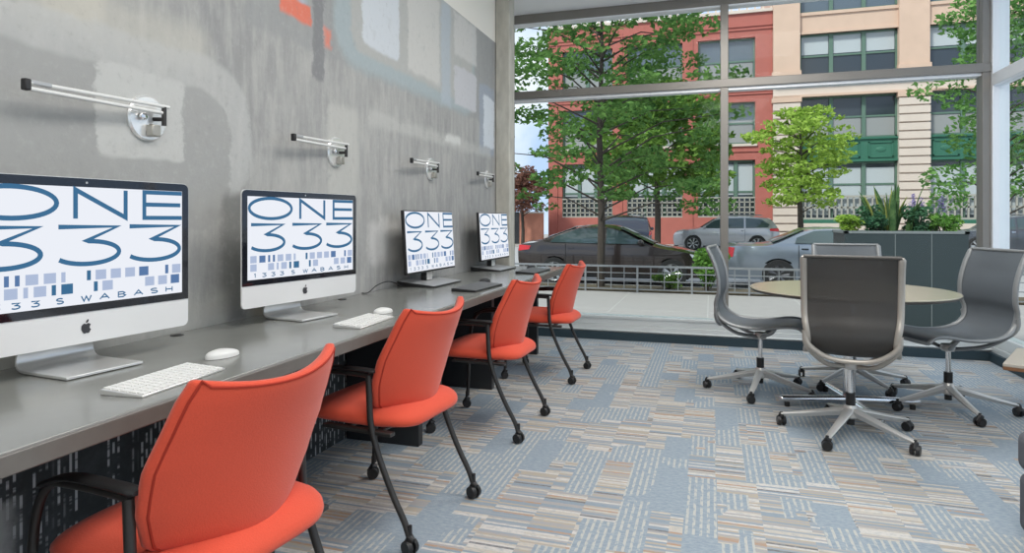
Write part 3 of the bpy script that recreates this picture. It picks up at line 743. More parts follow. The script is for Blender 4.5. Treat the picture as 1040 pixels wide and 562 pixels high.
# ------------------------------------------------------------------ grey mesh swivel chairs (forward +Y)
def swivel_chair():
    t = empty('swivel_chair', (0, 0, 0))
    spine = smooth_poly([(-.318, .972), (-.275, .88), (-.245, .77), (-.243, .67), (-.262, .605), (-.252, .54), (-.205, .487), (-.11, .457), (.03, .455), (.16, .475), (.24, .472), (.28, .44)], 5)
    n = len(spine)
    def surf(u, v):
        k = v*(n-1); i = min(n-2, int(k)); p = spine[i].lerp(spine[i+1], k-i); d = (spine[i+1]-spine[i]).normalized(); nr = Vector((-d.y, d.x))
        s_ = 2*u-1
        wd = .216 - .018*math.exp(-((v-.45)/.12)**2)
        sag = -.028*(1-s_*s_)*(1 if v < .4 else max(.35, 1-(v-.4)*2.4)) * (1-.0*v)
        sag *= min(1, v*9)
        q = p + nr*(-sag if False else sag)*1.0
        return (wd*s_, q.x, q.y)
    seatm = MB().grid(surf, 16, 60)
    seatm.build('mesh_sling', 'MESH', t, solid=.004, angle=180)
    for s_ in (-1, 1):
        pts = [Vector(surf(0 if s_ < 0 else 1, v/70)) for v in range(71)]
        rr = [.017 if v < 40 else .015 for v in range(71)]; rr[0] = .010; rr[-1] = .010
        MB().tube(pts, rr, 10, .75).build('side_spine', 'FRAME', t)
    MB().tube([surf(u/16, 0) for u in range(17)], .010, 10).build('top_rail', 'FRAME', t)
    MB().tube([surf(u/16, 1) for u in range(17)], .010, 10).build('front_rail', 'FRAME', t)
    # under-seat frame: arch from spine to hub
    for s_ in (-1, 1):
        MB().tube(smooth_poly([(.212*s_, -.262, .585), (.20*s_, -.25, .50), (.12*s_, -.15, .405), (.04*s_, -.03, .372), (0, .0, .37)], 5), .014, 10, .8).build('rear_arm', 'FRAME', t)
        MB().tube(smooth_poly([(.205*s_, .10, .452), (.14*s_, .075, .415), (.05*s_, .02, .375), (0, 0, .37)], 5), .013, 10, .8).build('front_arm', 'FRAME', t)
    MB().tube(smooth_poly([(-.213, -.258, .58), (-.195, -.262, .515), (-.11, -.255, .455), (0, -.25, .440), (.11, -.255, .455), (.195, -.262, .515), (.213, -.258, .58)], 6), .013, 10).build('rear_bow', 'FRAME', t)
    MB().lathe([(.035, .355), (.045, .372), (.04, .395), (.02, .40)], 20).build('hub', 'light_base', t, angle=40)
    MB().cyl((0, 0, .20), (0, 0, .36), .0145).build('gas_column', 'chrome', t)
    MB().cyl((0, 0, .155), (0, 0, .225), .024).cyl((0, 0, .055), (0, 0, .10), .020).build('column_sleeve', 'black_plastic', t)
    MB().lathe([(.030, .09), (.042, .10), (.038, .14), (.028, .16)], 20).build('base_hub', 'light_base', t)
    for k in range(5):
        a = R(72*k); c_, s_ = math.cos(a), math.sin(a)
        m = MB(); L = .345
        secs = []
        for q in range(9):
            f_ = q/8; r_ = .02+f_*(L-.02); w_ = .027-.012*f_; zt = .150-.066*f_-.012*math.sin(PI*f_*.5); h_ = .046-.026*f_
            cx, cy = c_*r_, s_*r_
            secs.append([m.bm.verts.new(p) for p in ((cx-s_*w_, cy+c_*w_, zt-h_*.3), (cx-s_*w_*.55, cy+c_*w_*.55, zt), (cx+s_*w_*.55, cy-c_*w_*.55, zt), (cx+s_*w_, cy-c_*w_, zt-h_*.3), (cx+s_*w_*.4, cy-c_*w_*.4, zt-h_), (cx-s_*w_*.4, cy+c_*w_*.4, zt-h_))])
        for A, B in zip(secs, secs[1:]):
            for i in range(6): m.bm.faces.new((A[i], A[(i+1) % 6], B[(i+1) % 6], B[i]))
        m.bm.faces.new(secs[0]); m.bm.faces.new(secs[-1])
        m.build('base_arm', 'light_base', t, angle=50)
        caster_mesh(c_*L, s_*L, a+1.9, .027, .075).build('caster', 'black_plastic', t, angle=30)
    return t
MATS['MESH'] = MATS['grey_mesh']; MATS['FRAME'] = mat('grey_frame', (.26, .27, .275), .4, .25)
def turn_base(ch, ang):
    for o in ch.children:
        if o.name.split('.')[0] in ('base_arm', 'caster'): o.rotation_euler = (0, 0, R(ang)-ch.rotation_euler.z)
s1 = swivel_chair(); s1.location = (2.17, 4.62, 0); s1.rotation_euler = (0, 0, R(-98))
tag(s1, 'grey mesh swivel chair seen side-on, left of the round table', 'chair', 'swivel chairs at the round table')
s3 = dup(s1, (3.24, 4.53, 0), R(110), 'grey mesh swivel chair right of the round table, its front surface showing')
s4 = dup(s1, (2.80, 4.98, 0), R(178), 'swivel chair on the window side of the table, mostly hidden by the nearest chair')
MATS['MESH'] = MATS['dark_mesh']; MATS['FRAME'] = MATS['beige_frame']
s2 = swivel_chair()
[o for o in s2.children if o.name.startswith('top_rail')][0].data.materials[0] = MATS['table_rim']
s2.location = (2.57, 3.83, 0); s2.rotation_euler = (0, 0, R(-10))
tag(s2, 'black mesh swivel chair with beige frame, back to the viewer', 'chair', 'swivel chairs at the round table')
turn_base(s1, 41); turn_base(s2, 26); turn_base(s3, 62); turn_base(s4, 10)

# ------------------------------------------------------------------ bench and sofa at the right edge
bn = empty('side_table', (3.285, 3.887, 0), R(-27), 'low table with pale top and brown wood edge at the right edge of the photo', 'table')
MB().b2((0, 0, .385), (.50, .55, .403)).build('wood_edge', 'wood_edge', bn, bevel=.003)
MB().b2((0, 0, .403), (.50, .55, .42)).build('top', 'bench_top', bn, bevel=.003)
for a, b in ((.40, .08), (.40, .47), (.46, .08), (.46, .47)):
    MB().cyl((a, b, 0), (a, b, .386), .014).build('leg', 'black_metal', bn)
sf = empty('upholstered_ottoman', (3.32, 2.50, 0), 0, 'dark grey upholstered seat block cut off at the lower right edge', 'seat')
MB().b2((-.40, -.6, .03), (.40, .28, .245)).build('base', 'sofa_fabric', sf, bevel=.03, bseg=4)
MB().b2((-.405, -.605, .25), (.405, .285, .395)).build('seat_cushion', 'sofa_fabric', sf, bevel=.035, bseg=4)
MB().b2((-.37, -.57, .394), (.37, .25, .41)).build('top_panel', 'sofa_light', sf, bevel=.006)
for a, b in ((-.33, -.5), (-.33, .2), (.33, -.5), (.33, .2)): MB().cyl((a, b, 0), (a, b, .05), .02).build('foot', 'black_metal', sf)

# ------------------------------------------------------------------ street
struct(MB().b2((-30, 6.36, -.5), (45, 14.1, -.3)).build('ground_near_pavement', 'pavement', smooth=False))
jt = MB()
for xx in range(-12, 20): jt.b2((xx*1.5+.3, 6.4, -.3), (xx*1.5+.312, 12.9, -.2985))
for yy in (8.4, 10.4): jt.b2((-30, yy, -.3), (45, yy+.012, -.2985))
struct(jt.build('trim_4', 'curb', smooth=False))
struct(MB().b2((-30, 14.1, -.5), (45, 14.28, -.29)).build('trim_5', 'curb', bevel=.02))
struct(MB().b2((-60, 14.28, -.6), (80, 34.6, -.40)).build('ground_street', 'asphalt', smooth=False))
struct(MB().b2((-60, 34.6, -.6), (80, 60, -.28)).build('ground_far_pavement', 'pavement', smooth=False))
struct(MB().b2((-30, 12.98, -.31), (45, 14.0, -.27)).build('ground_planting_bed', 'soil', smooth=False))

fn_ = empty('low_railing', (0, 12.93, -.3), 0, 'low grey metal railing with two rows of openings along the planting bed', 'railing')
MB().b2((-9, -.02, .50), (12, .02, .54)).build('top_rail', 'rail_grey', fn_)
MB().b2((-9, -.012, .375), (12, .012, .393)).b2((-9, -.012, .215), (12, .012, .233)).b2((-9, -.015, .05), (12, .015, .07)).build('mid_rail', 'rail_grey', fn_)
m = MB(); x = -9
while x < 12:
    m.b2((x-.008, -.008, .06), (x+.008, .008, .51)); x += .2625
m.build('bars', 'rail_grey', fn_)
for i in range(21):
    MB().b2((-9+i*1.05-.018, -.018, 0), (-9+i*1.05+.018, .018, .53)).build('post', 'rail_grey', fn_)

# foliage
def leaves(name, m, parent, blobs, n, size, seed=1, up=.3, asp=.5):
    rnd = random.Random(seed); V = []; Fc = []
    tot = sum(b[3]*b[4]*b[5] for b in blobs)
    for (cx, cy, cz, rx, ry, rz) in blobs:
        k = max(6, int(n*(rx*ry*rz)/tot))
        for _ in range(k):
            while True:
                p = Vector((rnd.uniform(-1, 1), rnd.uniform(-1, 1), rnd.uniform(-1, 1)))
                if .1 < p.length < 1: break
            p = p*(p.length**-.35)
            c_ = Vector((cx+p.x*rx, cy+p.y*ry, cz+p.z*rz))
            a = Vector((rnd.gauss(0, 1), rnd.gauss(0, 1), rnd.gauss(0, .6))).normalized(); b = a.cross(Vector((rnd.gauss(0, 1), rnd.gauss(0, 1), rnd.gauss(0, 1)))).normalized()
            s_ = size*rnd.uniform(.6, 1.3); i = len(V)
            V += [c_-a*s_, c_+b*s_*asp, c_+a*s_, c_-b*s_*asp]; Fc.append((i, i+1, i+2, i+3))
    me = bpy.data.meshes.new(name); me.from_pydata([tuple(v) for v in V], [], Fc)
    return finish(me, name, m, parent, smooth=False)
def tree(base, H_, trunk_r, crown_z0, rad, ncl, nl, size, lm, label, seed, cl=(.5, .18), shape='round', name='street_tree', group=None):
    rnd = random.Random(seed); t = empty(name, base, 0, label, 'tree', group)
    top = H_*.93
    MB().tube([(0, 0, -.05), (.02, .01, H_*.2), (-.03, .02, H_*.45), (.03, 0, H_*.7), (0, 0, top)], [trunk_r*1.15, trunk_r, trunk_r*.8, trunk_r*.5, trunk_r*.15], 10).build('trunk', 'bark', t)
    m = MB(); blobs = []
    for i in range(ncl):
        f_ = (i+.5)/ncl; z = crown_z0+(H_-crown_z0)*(f_**.9)
        q = (z-crown_z0)/(H_-crown_z0)
        if shape == 'round': R_ = rad*math.sqrt(max(.05, 1-(2*q-.75)**2/1.7))
        elif shape == 'vase': R_ = rad*(.45+.55*q)*math.sqrt(max(.08, 1-q**4))
        else: R_ = rad*(1-.55*q)
        a = i*2.39996+rnd.uniform(-.3, .3); r_ = R_*rnd.choice((.35, .62, .8, .92, .98))
        e = Vector((math.cos(a)*r_, math.sin(a)*r_, z+rnd.uniform(-.1, .1)))
        sz = max(crown_z0*.8, z-.15*r_-.3); s0 = Vector((0, 0, min(sz, top*.95)))
        if i % 2 == 0:
            mid = s0.lerp(e, .5)+Vector((0, 0, .10*r_))
            m.tube([s0, mid, e], [trunk_r*.30, trunk_r*.18, trunk_r*.06], 6)
        k = rnd.uniform(.75, 1.25)
        blobs.append((e.x, e.y, e.z, cl[0]*k, cl[0]*k, cl[1]*k))
    m.build('branches', 'bark', t)
    leaves('foliage', MATS[lm], t, blobs, nl, size, seed)
    return t
tree((-.40, 13.6, -.28), 7.2, .078, 1.75, 2.70, 120, 13500, .072, 'leaf_green', 'tallest dark green street tree with slender trunk behind the low railing, left pane', 3, (.50, .15), 'round')
tree((-.45, 29.5, -.39), 7.6, .13, 2.9, 3.0, 60, 9000, .16, 'leaf_mid', 'green tree across the street half hidden behind the tallest tree', 5, (.8, .4), 'round')
tree((5.6, 30.5, -.39), 6.3, .12, 2.2, 2.6, 70, 5600, .12, 'leaf_lime', 'bright yellow-green tree before the beige building', 9, (.62, .17), 'vase')
tree((9.45, 20.6, -.30), 8.0, .10, 1.9, 1.65, 60, 6000, .09, 'leaf_soft', 'soft green leafy tree beside the right corner post of the window', 11, (.55, .30), 'round')
tree((14.2, 24.0, -.39), 9.5, .12, 2.2, 2.6, 80, 9000, .13, 'leaf_soft', 'green tree seen through the side glazing at the right edge', 12, (.7, .4), 'round')
tree((-8.5, 35.3, -.28), 4.2, .10, 2.0, 1.3, 40, 3000, .12, 'leaf_pink', 'reddish brown small tree above the orange brick wall', 14, (.5, .3), 'round')

def bush(loc, rx, rz, n, size, lm, label, seed, name='leafy_shrub', group=None, cat='shrub'):
    t = empty(name, loc, 0, label, cat, group); rnd = random.Random(seed); bl = []; m = MB()
    for i in range(14):
        a = rnd.uniform(0, 2*PI); r_ = rx*rnd.uniform(.1, .75); z = rz*rnd.uniform(.2, .85)
        e = (math.cos(a)*r_, math.sin(a)*r_*.8, z); bl.append((*e, rx*.33, rx*.3, rz*.16)); m.tube([(e[0]*.2, e[1]*.2, 0), e], [.008, .004], 5)
    m.build('stems', 'bark', t); leaves('foliage', MATS[lm], t, bl, n, size, seed, asp=.45)
bush((1.78, 13.35, -.27), .48, .88, 1800, .045, 'leaf_bush', 'tall bright green shrub behind the railing beside the window mullion', 21)
bush((1.0, 13.4, -.27), .36, .38, 800, .035, 'leaf_mid', 'low green shrub behind the railing left of the mullion', 22)
bush((-2.1, 13.5, -.27), .40, .24, 500, .03, 'leaf_bush', 'small green ground plant behind the railing near the trunk of the tallest tree', 23)

# planter
pl = empty('tall_planter', (4.3, 10.0, -.3), 0, 'large dark rectangular metal planter box on the pavement outside the window', 'planter')
pw, pd, ph = .72, .45, 1.30
m = MB().b2((-pw, -.42, 0), (pw, -.38, ph)).b2((-pw, .38, 0), (pw, .42, ph)).b2((pw-.04, -.38, 0), (pw, .38, ph)).b2((-pw, -.38, 0), (pw, .38, .05))
m.build('box', 'planter_dark', pl, bevel=.006)
MB().b2((-pw, -.38, 0), (-pw+.04, .38, ph)).build('end_panel', 'planter_dark', pl, bevel=.004)
MB().b2((-pw-.01, -.43, ph-.03), (pw+.01, -.37, ph+.006)).b2((-pw-.01, .37, ph-.03), (pw+.01, .43, ph+.006)).b2((-pw-.01, -.43, ph-.03), (-pw+.05, .43, ph+.006)).b2((pw-.05, -.43, ph-.03), (pw+.01, .43, ph+.006)).build('rim', 'planter_side', pl, bevel=.003)
MB().b2((-.12, -.424, 0), (-.112, -.418, ph-.03)).b2((.30, -.424, 0), (.308, -.418, ph-.03)).build('seam', 'planter_side', pl)
MB().b2((-pw+.04, -.38, ph-.12), (pw-.04, .38, ph-.06)).build('potting_soil', 'soil', pl)
zt = -.3+1.30-.07
rnd = random.Random(31)
sp = empty('snake_plant', (4.22, 9.95, zt), 0, 'snake plant with tall upright sword leaves in the middle of the planter', 'plant')
for i in range(26):
    a = rnd.uniform(0, 2*PI); r_ = rnd.uniform(.02, .20); h_ = rnd.uniform(.40, .76); lean = rnd.uniform(.04, .20)
    bx, by = math.cos(a)*r_*1.3, math.sin(a)*r_; tw = rnd.uniform(0, PI); m = MB(); e2 = MB(); A = []
    for q in range(9):
        f_ = q/8; wd = .042*math.sin(PI*(.22+.78*f_))**.7+.001; cx = bx+math.cos(a)*lean*f_*f_; cy = by+math.sin(a)*lean*f_*f_; ang = tw+.5*f_
        dx, dy = math.cos(ang)*wd, math.sin(ang)*wd
        A.append([m.bm.verts.new((cx-dx, cy-dy, h_*f_)), m.bm.verts.new((cx-dy*.25, cy+dx*.25, h_*f_)), m.bm.verts.new((cx+dx, cy+dy, h_*f_))])
    for p_, q_ in zip(A, A[1:]):
        for z_ in (0, 1): m.bm.faces.new((p_[z_], p_[z_+1], q_[z_+1], q_[z_]))
    m.build('leaf', 'snake_leaf' if i % 4 else 'snake_edge', sp, solid=.005)
bush((3.74, 9.95, zt), .30, .30, 1100, .03, 'leaf_lime', 'yellow-green leafy plant at the left end of the planter', 33, 'planter_plant', 'planter greenery', 'plant')
bush((3.97, 9.9, zt), .24, .46, 1100, .03, 'leaf_blue', 'dark blue-green plant left of the snake plant in the planter', 34, 'planter_plant', 'planter greenery', 'plant')
bush((4.58, 9.95, zt), .26, .42, 1200, .03, 'leaf_blue', 'dark green leafy plant right of the snake plant in the planter', 35, 'planter_plant', 'planter greenery', 'plant')
bush((4.84, 9.9, zt), .22, .32, 800, .03, 'leaf_bush', 'small green plant at the right end of the planter', 36, 'planter_plant', 'planter greenery', 'plant')
sv = empty('flowering_salvia', (4.68, 10.12, zt), 0, 'thin stems with pale violet flower spikes rising over the planter', 'plant')
m = MB(); bl = []
for i in range(14):
    a = (rnd.uniform(-.26, .26), rnd.uniform(-.1, .1)); h_ = rnd.uniform(.34, .60); m.tube([(a[0]*.5, a[1]*.5, 0), (a[0], a[1], h_)], .004, 5)
    bl.append((a[0], a[1], h_, .022, .022, .07))
m.build('stems', 'leaf_blue', sv); leaves('flowers', MATS['flower_violet'], sv, bl, 500, .015, 3)

# ------------------------------------------------------------------ cars
def car(name, loc, rz, label, paint, S, rimm='rim', group='parked cars'):
    t = empty(name, loc, rz, label, 'car', group)
    W2 = S['w']/2; L0, L1 = S['x0'], S['x1']; belt = S['belt']; roof = S['roof']
    def hw(x, z):
        k = 1.
        if z > belt: k -= .20*((z-belt)/(roof-belt))**1.2
        else: k -= .05*((belt-z)/belt)**2 if z < belt*.6 else 0
        if x > L1-.9: k -= .22*((x-(L1-.9))/.9)**2.2
        if x < L0+.6: k -= .14*((L0+.6-x)/.6)**2.2
        return W2*k
    top = [Vector(p) for p in S['top']]
    topS = smooth_poly(top, 4)
    wr = S['wr']; ar = wr+.05; bot = []
    gz = .20
    for xc in sorted(S['wheels'], reverse=True):
        h0 = math.asin(max(-1, min(1, (gz-wr)/ar)))
        bot += [(xc+ar*math.cos(h0+(PI-2*h0)*i/12), wr+ar*math.sin(h0+(PI-2*h0)*i/12)) for i in range(13)]
    poly = [(p.x, p.y) for p in topS]+bot
    m = MB().prism(poly, -1, 1, 'Y')
    geom = lambda: m.bm.verts[:]+m.bm.edges[:]+m.bm.faces[:]
    for z in (.3, .45, .6, .75, belt, belt+.12, belt+.25, belt+.38): bmesh.ops.bisect_plane(m.bm, geom=geom(), plane_co=(0, 0, z), plane_no=(0, 0, 1))
    x = L0+.12
    while x < L1: bmesh.ops.bisect_plane(m.bm, geom=geom(), plane_co=(x, 0, 0), plane_no=(1, 0, 0)); x += .22
    for y in (-.8, -.5, 0, .5, .8): bmesh.ops.bisect_plane(m.bm, geom=geom(), plane_co=(0, y, 0), plane_no=(0, 1, 0))
    for v in m.bm.verts:
        yy = v.co.y; x_, z_ = v.co.x, v.co.z
        v.co.y = yy*hw(x_, z_)
        if z_ > .5: v.co.z -= .05*abs(yy)**3*min(1, (z_-.5)*2) if abs(yy) > .6 else 0
    body = m.build('body', paint, t, bevel=.025, bseg=3, angle=50)
    def patch(nm, pg, mt, off=.008, par=None, both=True):
        q = MB(); A = [q.bm.verts.new((p[0], 0, p[1])) for p in pg]; q.bm.faces.new(A)
        g2 = lambda: q.bm.verts[:]+q.bm.edges[:]+q.bm.faces[:]
        xs = [p[0] for p in pg]; x = min(xs)+.1
        while x < max(xs): bmesh.ops.bisect_plane(q.bm, geom=g2(), plane_co=(x, 0, 0), plane_no=(1, 0, 0)); x += .15
        for z in (belt, belt+.12, belt+.25, .7, .6): bmesh.ops.bisect_plane(q.bm, geom=g2(), plane_co=(0, 0, z), plane_no=(0, 0, 1))
        r_ = bmesh.ops.duplicate(q.bm, geom=g2()); dv = [e for e in r_['geom'] if isinstance(e, bmesh.types.BMVert)]; ds = set(dv)
        for v in q.bm.verts:
            s_ = 1 if v in ds else -1; v.co.y = s_*(hw(v.co.x, v.co.z)+off)
        return q.build(nm, mt, par or t, smooth=False)
    for pg in S['win']: patch('side_window', pg, 'car_glass')
    for nm, (a, b) in S['screens'].items():
        q = MB(); a, b = Vector(a), Vector(b); d = (b-a).normalized(); nr = Vector((-d.y, d.x))
        if nr.y < 0: nr = -nr
        def f3(u, v):
            p = a.lerp(b, v)+nr*.022; return (p.x, (2*u-1)*(hw(p.x, p.y)*.86), p.y-.03*abs(2*u-1)**3)
        q.grid(f3, 8, 6); q.build(nm, 'car_glass', t)
    for pg in S['tail']: patch('tail_light', pg, 'tail_red', .012)
    for pg in S.get('head', []): patch('headlight', pg, 'frame_light', .012)
    for xh in S['doors']:
        patch('door_line', [(xh, .32), (xh+.012, .32), (xh+.012, belt), (xh, belt)], 'black_plastic', .006)
        patch('door_handle', [(xh+.06, belt-.10), (xh+.20, belt-.10), (xh+.20, belt-.07), (xh+.06, belt-.07)], 'chrome' if paint != 'paint_dark' else 'paint_dark', .02)
    patch('sill_trim', [(S['wheels'][0]+ar+.02, .21), (S['wheels'][1]-ar-.02, .21), (S['wheels'][1]-ar-.02, .28), (S['wheels'][0]+ar+.02, .28)], 'black_plastic', .01)
    MB().b2((L0+.02, -W2*.80, .24), (L0+.25, W2*.80, .36)).b2((L1-.25, -W2*.72, .22), (L1-.03, W2*.72, .34)).build('bumper_trim', 'black_plastic', t, bevel=.03)
    MB().b2((L0-.008, -.26, .52), (L0+.02, .26, .63)).build('plate', 'white_plastic', t)
    for xc in S['wheels']:
        MB().b2((xc-ar+.01, -W2*.9, .22), (xc+ar-.01, W2*.9, wr*1.6)).build('wheel_well', 'black_plastic', t)
        for s_ in (-1, 1):
            y = W2*.93*s_
            q = MB().lathe([(wr*.62, y-.10), (wr*.95, y-.10), (wr, y-.07), (wr, y+.07), (wr*.95, y+.10), (wr*.62, y+.10)], 32, (xc, 0, wr), 'Y')
            wh = q.build('wheel', 'tyre', t)
            q = MB().lathe([(wr*.66, y+.095*s_), (wr*.66, y+.102*s_), (wr*.58, y+.10*s_), (wr*.56, y+.06*s_), (.02, y+.06*s_)], 32, (xc, 0, wr), 'Y')
            q.build('wheel_dish', 'black_plastic' if rimm == 'rim' else 'tyre', wh)
            q = MB(); 
            for k in range(7):
                a = 2*PI*k/7
                for da in (-.09, .09):
                    q.tube([(xc, y+.08*s_, wr), (xc+math.cos(a+da)*wr*.62, y+.095*s_, wr+math.sin(a+da)*wr*.62)], [.018, .020], 6)
            q.lathe([(wr*.60, y+.09*s_), (wr*.67, y+.106*s_), (wr*.67, y+.09*s_)], 32, (xc, 0, wr), 'Y')
            q.lathe([(.05, y+.06*s_), (.05, y+.11*s_)], 16, (xc, 0, wr), 'Y')
            q.build('rim', rimm, wh)
    mx, mz = S['mirror']
    for s_ in (-1, 1):
        MB().ball((mx, s_*(hw(mx, mz)+.10), mz), (.14, .20, .14)).build('mirror', paint, t)
    if S.get('rails'):
        for s_ in (-1, 1): MB().tube([(S['rails'][0], s_*W2*.72, roof+.0), (S['rails'][0]+.15, s_*W2*.74, roof+.035), (S['rails'][1]-.15, s_*W2*.74, roof+.035), (S['rails'][1], s_*W2*.72, roof-.01)], .018, 8).build('roof_rail', 'rail_grey', t)
    return t
SEDAN = dict(w=1.82, x0=-2.25, x1=2.30, belt=.98, roof=1.44, wr=.33, wheels=(-1.32, 1.42),
    top=[(2.22, .24), (2.30, .45), (2.26, .62), (2.05, .76), (1.60, .87), (1.05, .97), (.62, 1.16), (.15, 1.38), (-.30, 1.44), (-.80, 1.40), (-1.30, 1.23), (-1.75, 1.07), (-2.10, 1.02), (-2.24, .92), (-2.25, .60), (-2.20, .24)],
    win=[[(.86, .99), (.30, 1.27), (-.08, 1.36), (-.08, 1.0)], [(-.15, 1.0), (-.15, 1.365), (-.75, 1.34), (-1.28, 1.16), (-1.42, 1.02)]],
    screens={'windscreen': ((.98, 1.0), (.22, 1.36)), 'rear_window': ((-.88, 1.385), (-1.62, 1.11))},
    tail=[[(-2.24, .80), (-1.95, .84), (-1.90, .93), (-2.22, .95)]], head=[[(2.22, .60), (1.85, .70), (1.80, .78), (2.05, .74)]],
    doors=(-.12, -1.05), mirror=(.72, 1.03))
COUPE = dict(w=1.86, x0=-2.45, x1=2.45, belt=1.0, roof=1.38, wr=.34, wheels=(-1.35, 1.50),
    top=[(2.36, .24), (2.44, .45), (2.42, .72), (2.20, .86), (1.40, .94), (.95, .99), (.52, 1.20), (.12, 1.36), (-.35, 1.39), (-.75, 1.36), (-1.12, 1.20), (-1.52, 1.04), (-2.0, 1.02), (-2.38, 1.00), (-2.45, .85), (-2.43, .55), (-2.40, .24)],
    win=[[(.72, 1.02), (.30, 1.25), (-.05, 1.33), (-.05, 1.03)], [(-.12, 1.03), (-.12, 1.33), (-.62, 1.31), (-.98, 1.16), (-1.02, 1.04)]],
    screens={'windscreen': ((.88, 1.02), (.20, 1.345)), 'rear_window': ((-.80, 1.345), (-1.45, 1.06))},
    tail=[[(-2.44, .72), (-2.30, .72), (-2.26, .93), (-2.42, .95)]], head=[[(2.40, .62), (2.15, .62), (2.10, .78), (2.36, .76)]],
    doors=(-.08, -.95), mirror=(.60, 1.05))
SUV = dict(w=1.95, x0=-2.45, x1=2.45, belt=1.10, roof=1.74, wr=.40, wheels=(-1.45, 1.50),
    top=[(2.38, .28), (2.45, .55), (2.42, .85), (2.20, 1.02), (1.55, 1.12), (1.20, 1.18), (.80, 1.42), (.42, 1.63), (-.10, 1.73), (-.9, 1.74), (-1.7, 1.68), (-2.05, 1.60), (-2.30, 1.30), (-2.40, 1.05), (-2.45, .75), (-2.38, .28)],
    win=[[(1.0, 1.14), (.50, 1.50), (.10, 1.60), (.10, 1.13)], [(.02, 1.13), (.02, 1.61), (-.85, 1.63), (-.85, 1.14)], [(-.93, 1.14), (-.93, 1.63), (-1.60, 1.58), (-2.0, 1.32), (-1.9, 1.18)]],
    screens={'windscreen': ((1.15, 1.20), (.50, 1.60)), 'rear_window': ((-2.08, 1.56), (-2.34, 1.18))},
    tail=[[(-2.44, .98), (-2.0, 1.02), (-2.0, 1.12), (-2.38, 1.14)]], head=[[(2.42, .80), (2.0, .88), (1.95, .97), (2.35, .92)]],
    doors=(.05, -.90), mirror=(.95, 1.18), rails=(-1.7, .3))
Zs = -.40
car('parked_sedan', (-.40, 15.75, Zs), 0, 'dark brown-black sedan parked behind the low railing and tallest tree', 'paint_dark', SEDAN)
car('parked_coupe', (4.62, 16.0, Zs), 0, 'blue-grey car parked at the curb, partly behind the planter', 'paint_bluegrey', COUPE, 'rim_dark')
car('parked_suv', (2.52, 33.4, Zs), PI, 'silver crossover with roof rails parked across the street', 'paint_silver', SUV)
car('parked_suv', (-1.4, 25.5, Zs), PI/2+.12, 'dark navy car whose roof shows over the black sedan', 'paint_navy', SUV)
car('parked_suv', (14.4, 33.4, Zs), PI, 'dark grey crossover across the street at the right corner post', 'paint_grey', SUV)

# ------------------------------------------------------------------ buildings
def fwin(par, x0, x1, z0, z1, Y, cols, row, fm='green_frame', pm='window_blue', blind=None, fw=.10):
    m = MB().b2((x0, Y, z0), (x0+fw, Y+.12, z1)).b2((x1-fw, Y, z0), (x1, Y+.12, z1)).b2((x0, Y, z0), (x1, Y+.12, z0+fw)).b2((x0, Y, z1-fw), (x1, Y+.12, z1))
    for c_ in range(1, cols):
        xx = x0+(x1-x0)*c_/cols; m.b2((xx-.10, Y-.02, z0), (xx+.10, Y+.12, z1))
    if row: m.b2((x0, Y+.02, z0+(z1-z0)*row-.05), (x1, Y+.10, z0+(z1-z0)*row+.05))
    o = m.build('window', fm, par, smooth=False)
    MB().b2((x0+.03, Y+.08, z0+.03), (x1-.03, Y+.10, z1-.03)).build('pane', pm, o, smooth=False)
    if blind:
        bm_, lo, hi = blind
        q = MB()
        for c_ in range(cols):
            a = x0+(x1-x0)*c_/cols+.12; b = x0+(x1-x0)*(c_+1)/cols-.12
            q.b2((a, Y+.06, z0+(z1-z0)*lo+.06), (b, Y+.085, z0+(z1-z0)*hi-.06))
        q.build('blind', bm_, o, smooth=False)
    return o
def lattice(par, x0, x1, z0, z1, Y, nx, nz, bar=.07, mt='lattice_stone'):
    m = MB(); m.b2((x0, Y, z1-bar*1.3), (x1, Y+.12, z1)).b2((x0, Y, z0), (x1, Y+.12, z0+bar*1.3))
    for i in range(nx+1):
        xx = x0+(x1-x0)*i/nx; m.b2((xx-bar/2, Y+.02, z0), (xx+bar/2, Y+.10, z1))
    for i in range(1, nz):
        zz = z0+(z1-z0)*i/nz; m.b2((x0, Y+.02, zz-bar/2), (x1, Y+.10, zz+bar/2))
    return m.build('balustrade', mt, par, smooth=False)
YB = 38.
rb = empty('brick_building', (0, 0, 0), 0, 'red brick building with wide windows behind the trees, left half of the view', 'building')
bays = [(-6.78, -3.73), (-2.86, .29), (1.16, 4.22)]
rows = [(1.27, 4.5), (5.4, 7.75), (8.8, 11.35)]
m = MB(); X0, X1 = -7.65, 5.12
prev = -.4
for z0, z1 in rows: m.b2((X0, YB, prev), (X1, YB+.5, z0)); prev = z1
m.b2((X0, YB, prev), (X1, YB+.5, 12.7))
for z0, z1 in rows:
    e = [X0]+[v for b in bays for v in b]+[X1]
    for i in range(0, len(e), 2): m.b2((e[i], YB, z0), (e[i+1], YB+.5, z1))
m.b2((X0, YB+.5, -.4), (X0+.4, YB+9, 12.6)).b2((X1-.4, YB+.5, -.4), (X1, YB+9, 12.6)).b2((X0, YB+.8, 12.3), (X1, YB+9, 12.5))
m.build('wall', 'brick_red', rb, smooth=False)
m = MB()
for z in (4.95, 8.15, 8.3, 11.75, 11.95): m.b2((X0, YB-.06, z), (X1, YB+.02, z+.10))
for b in bays: m.b2((b[0]-.35, YB-.05, -.4), (b[0]-.28, YB, 12.2))
m.build('brick_band', 'brick_red', rb, smooth=False)
m = MB()
for b in bays:
    for z0, z1 in rows[1:]: m.b2((b[0]-.1, YB-.10, z0-.14), (b[1]+.1, YB+.1, z0))
m.b2((X0-.05, YB-.12, 12.7), (X1, YB+.6, 12.85)); m.build('stone_sill', 'stone_pale', rb, smooth=False)
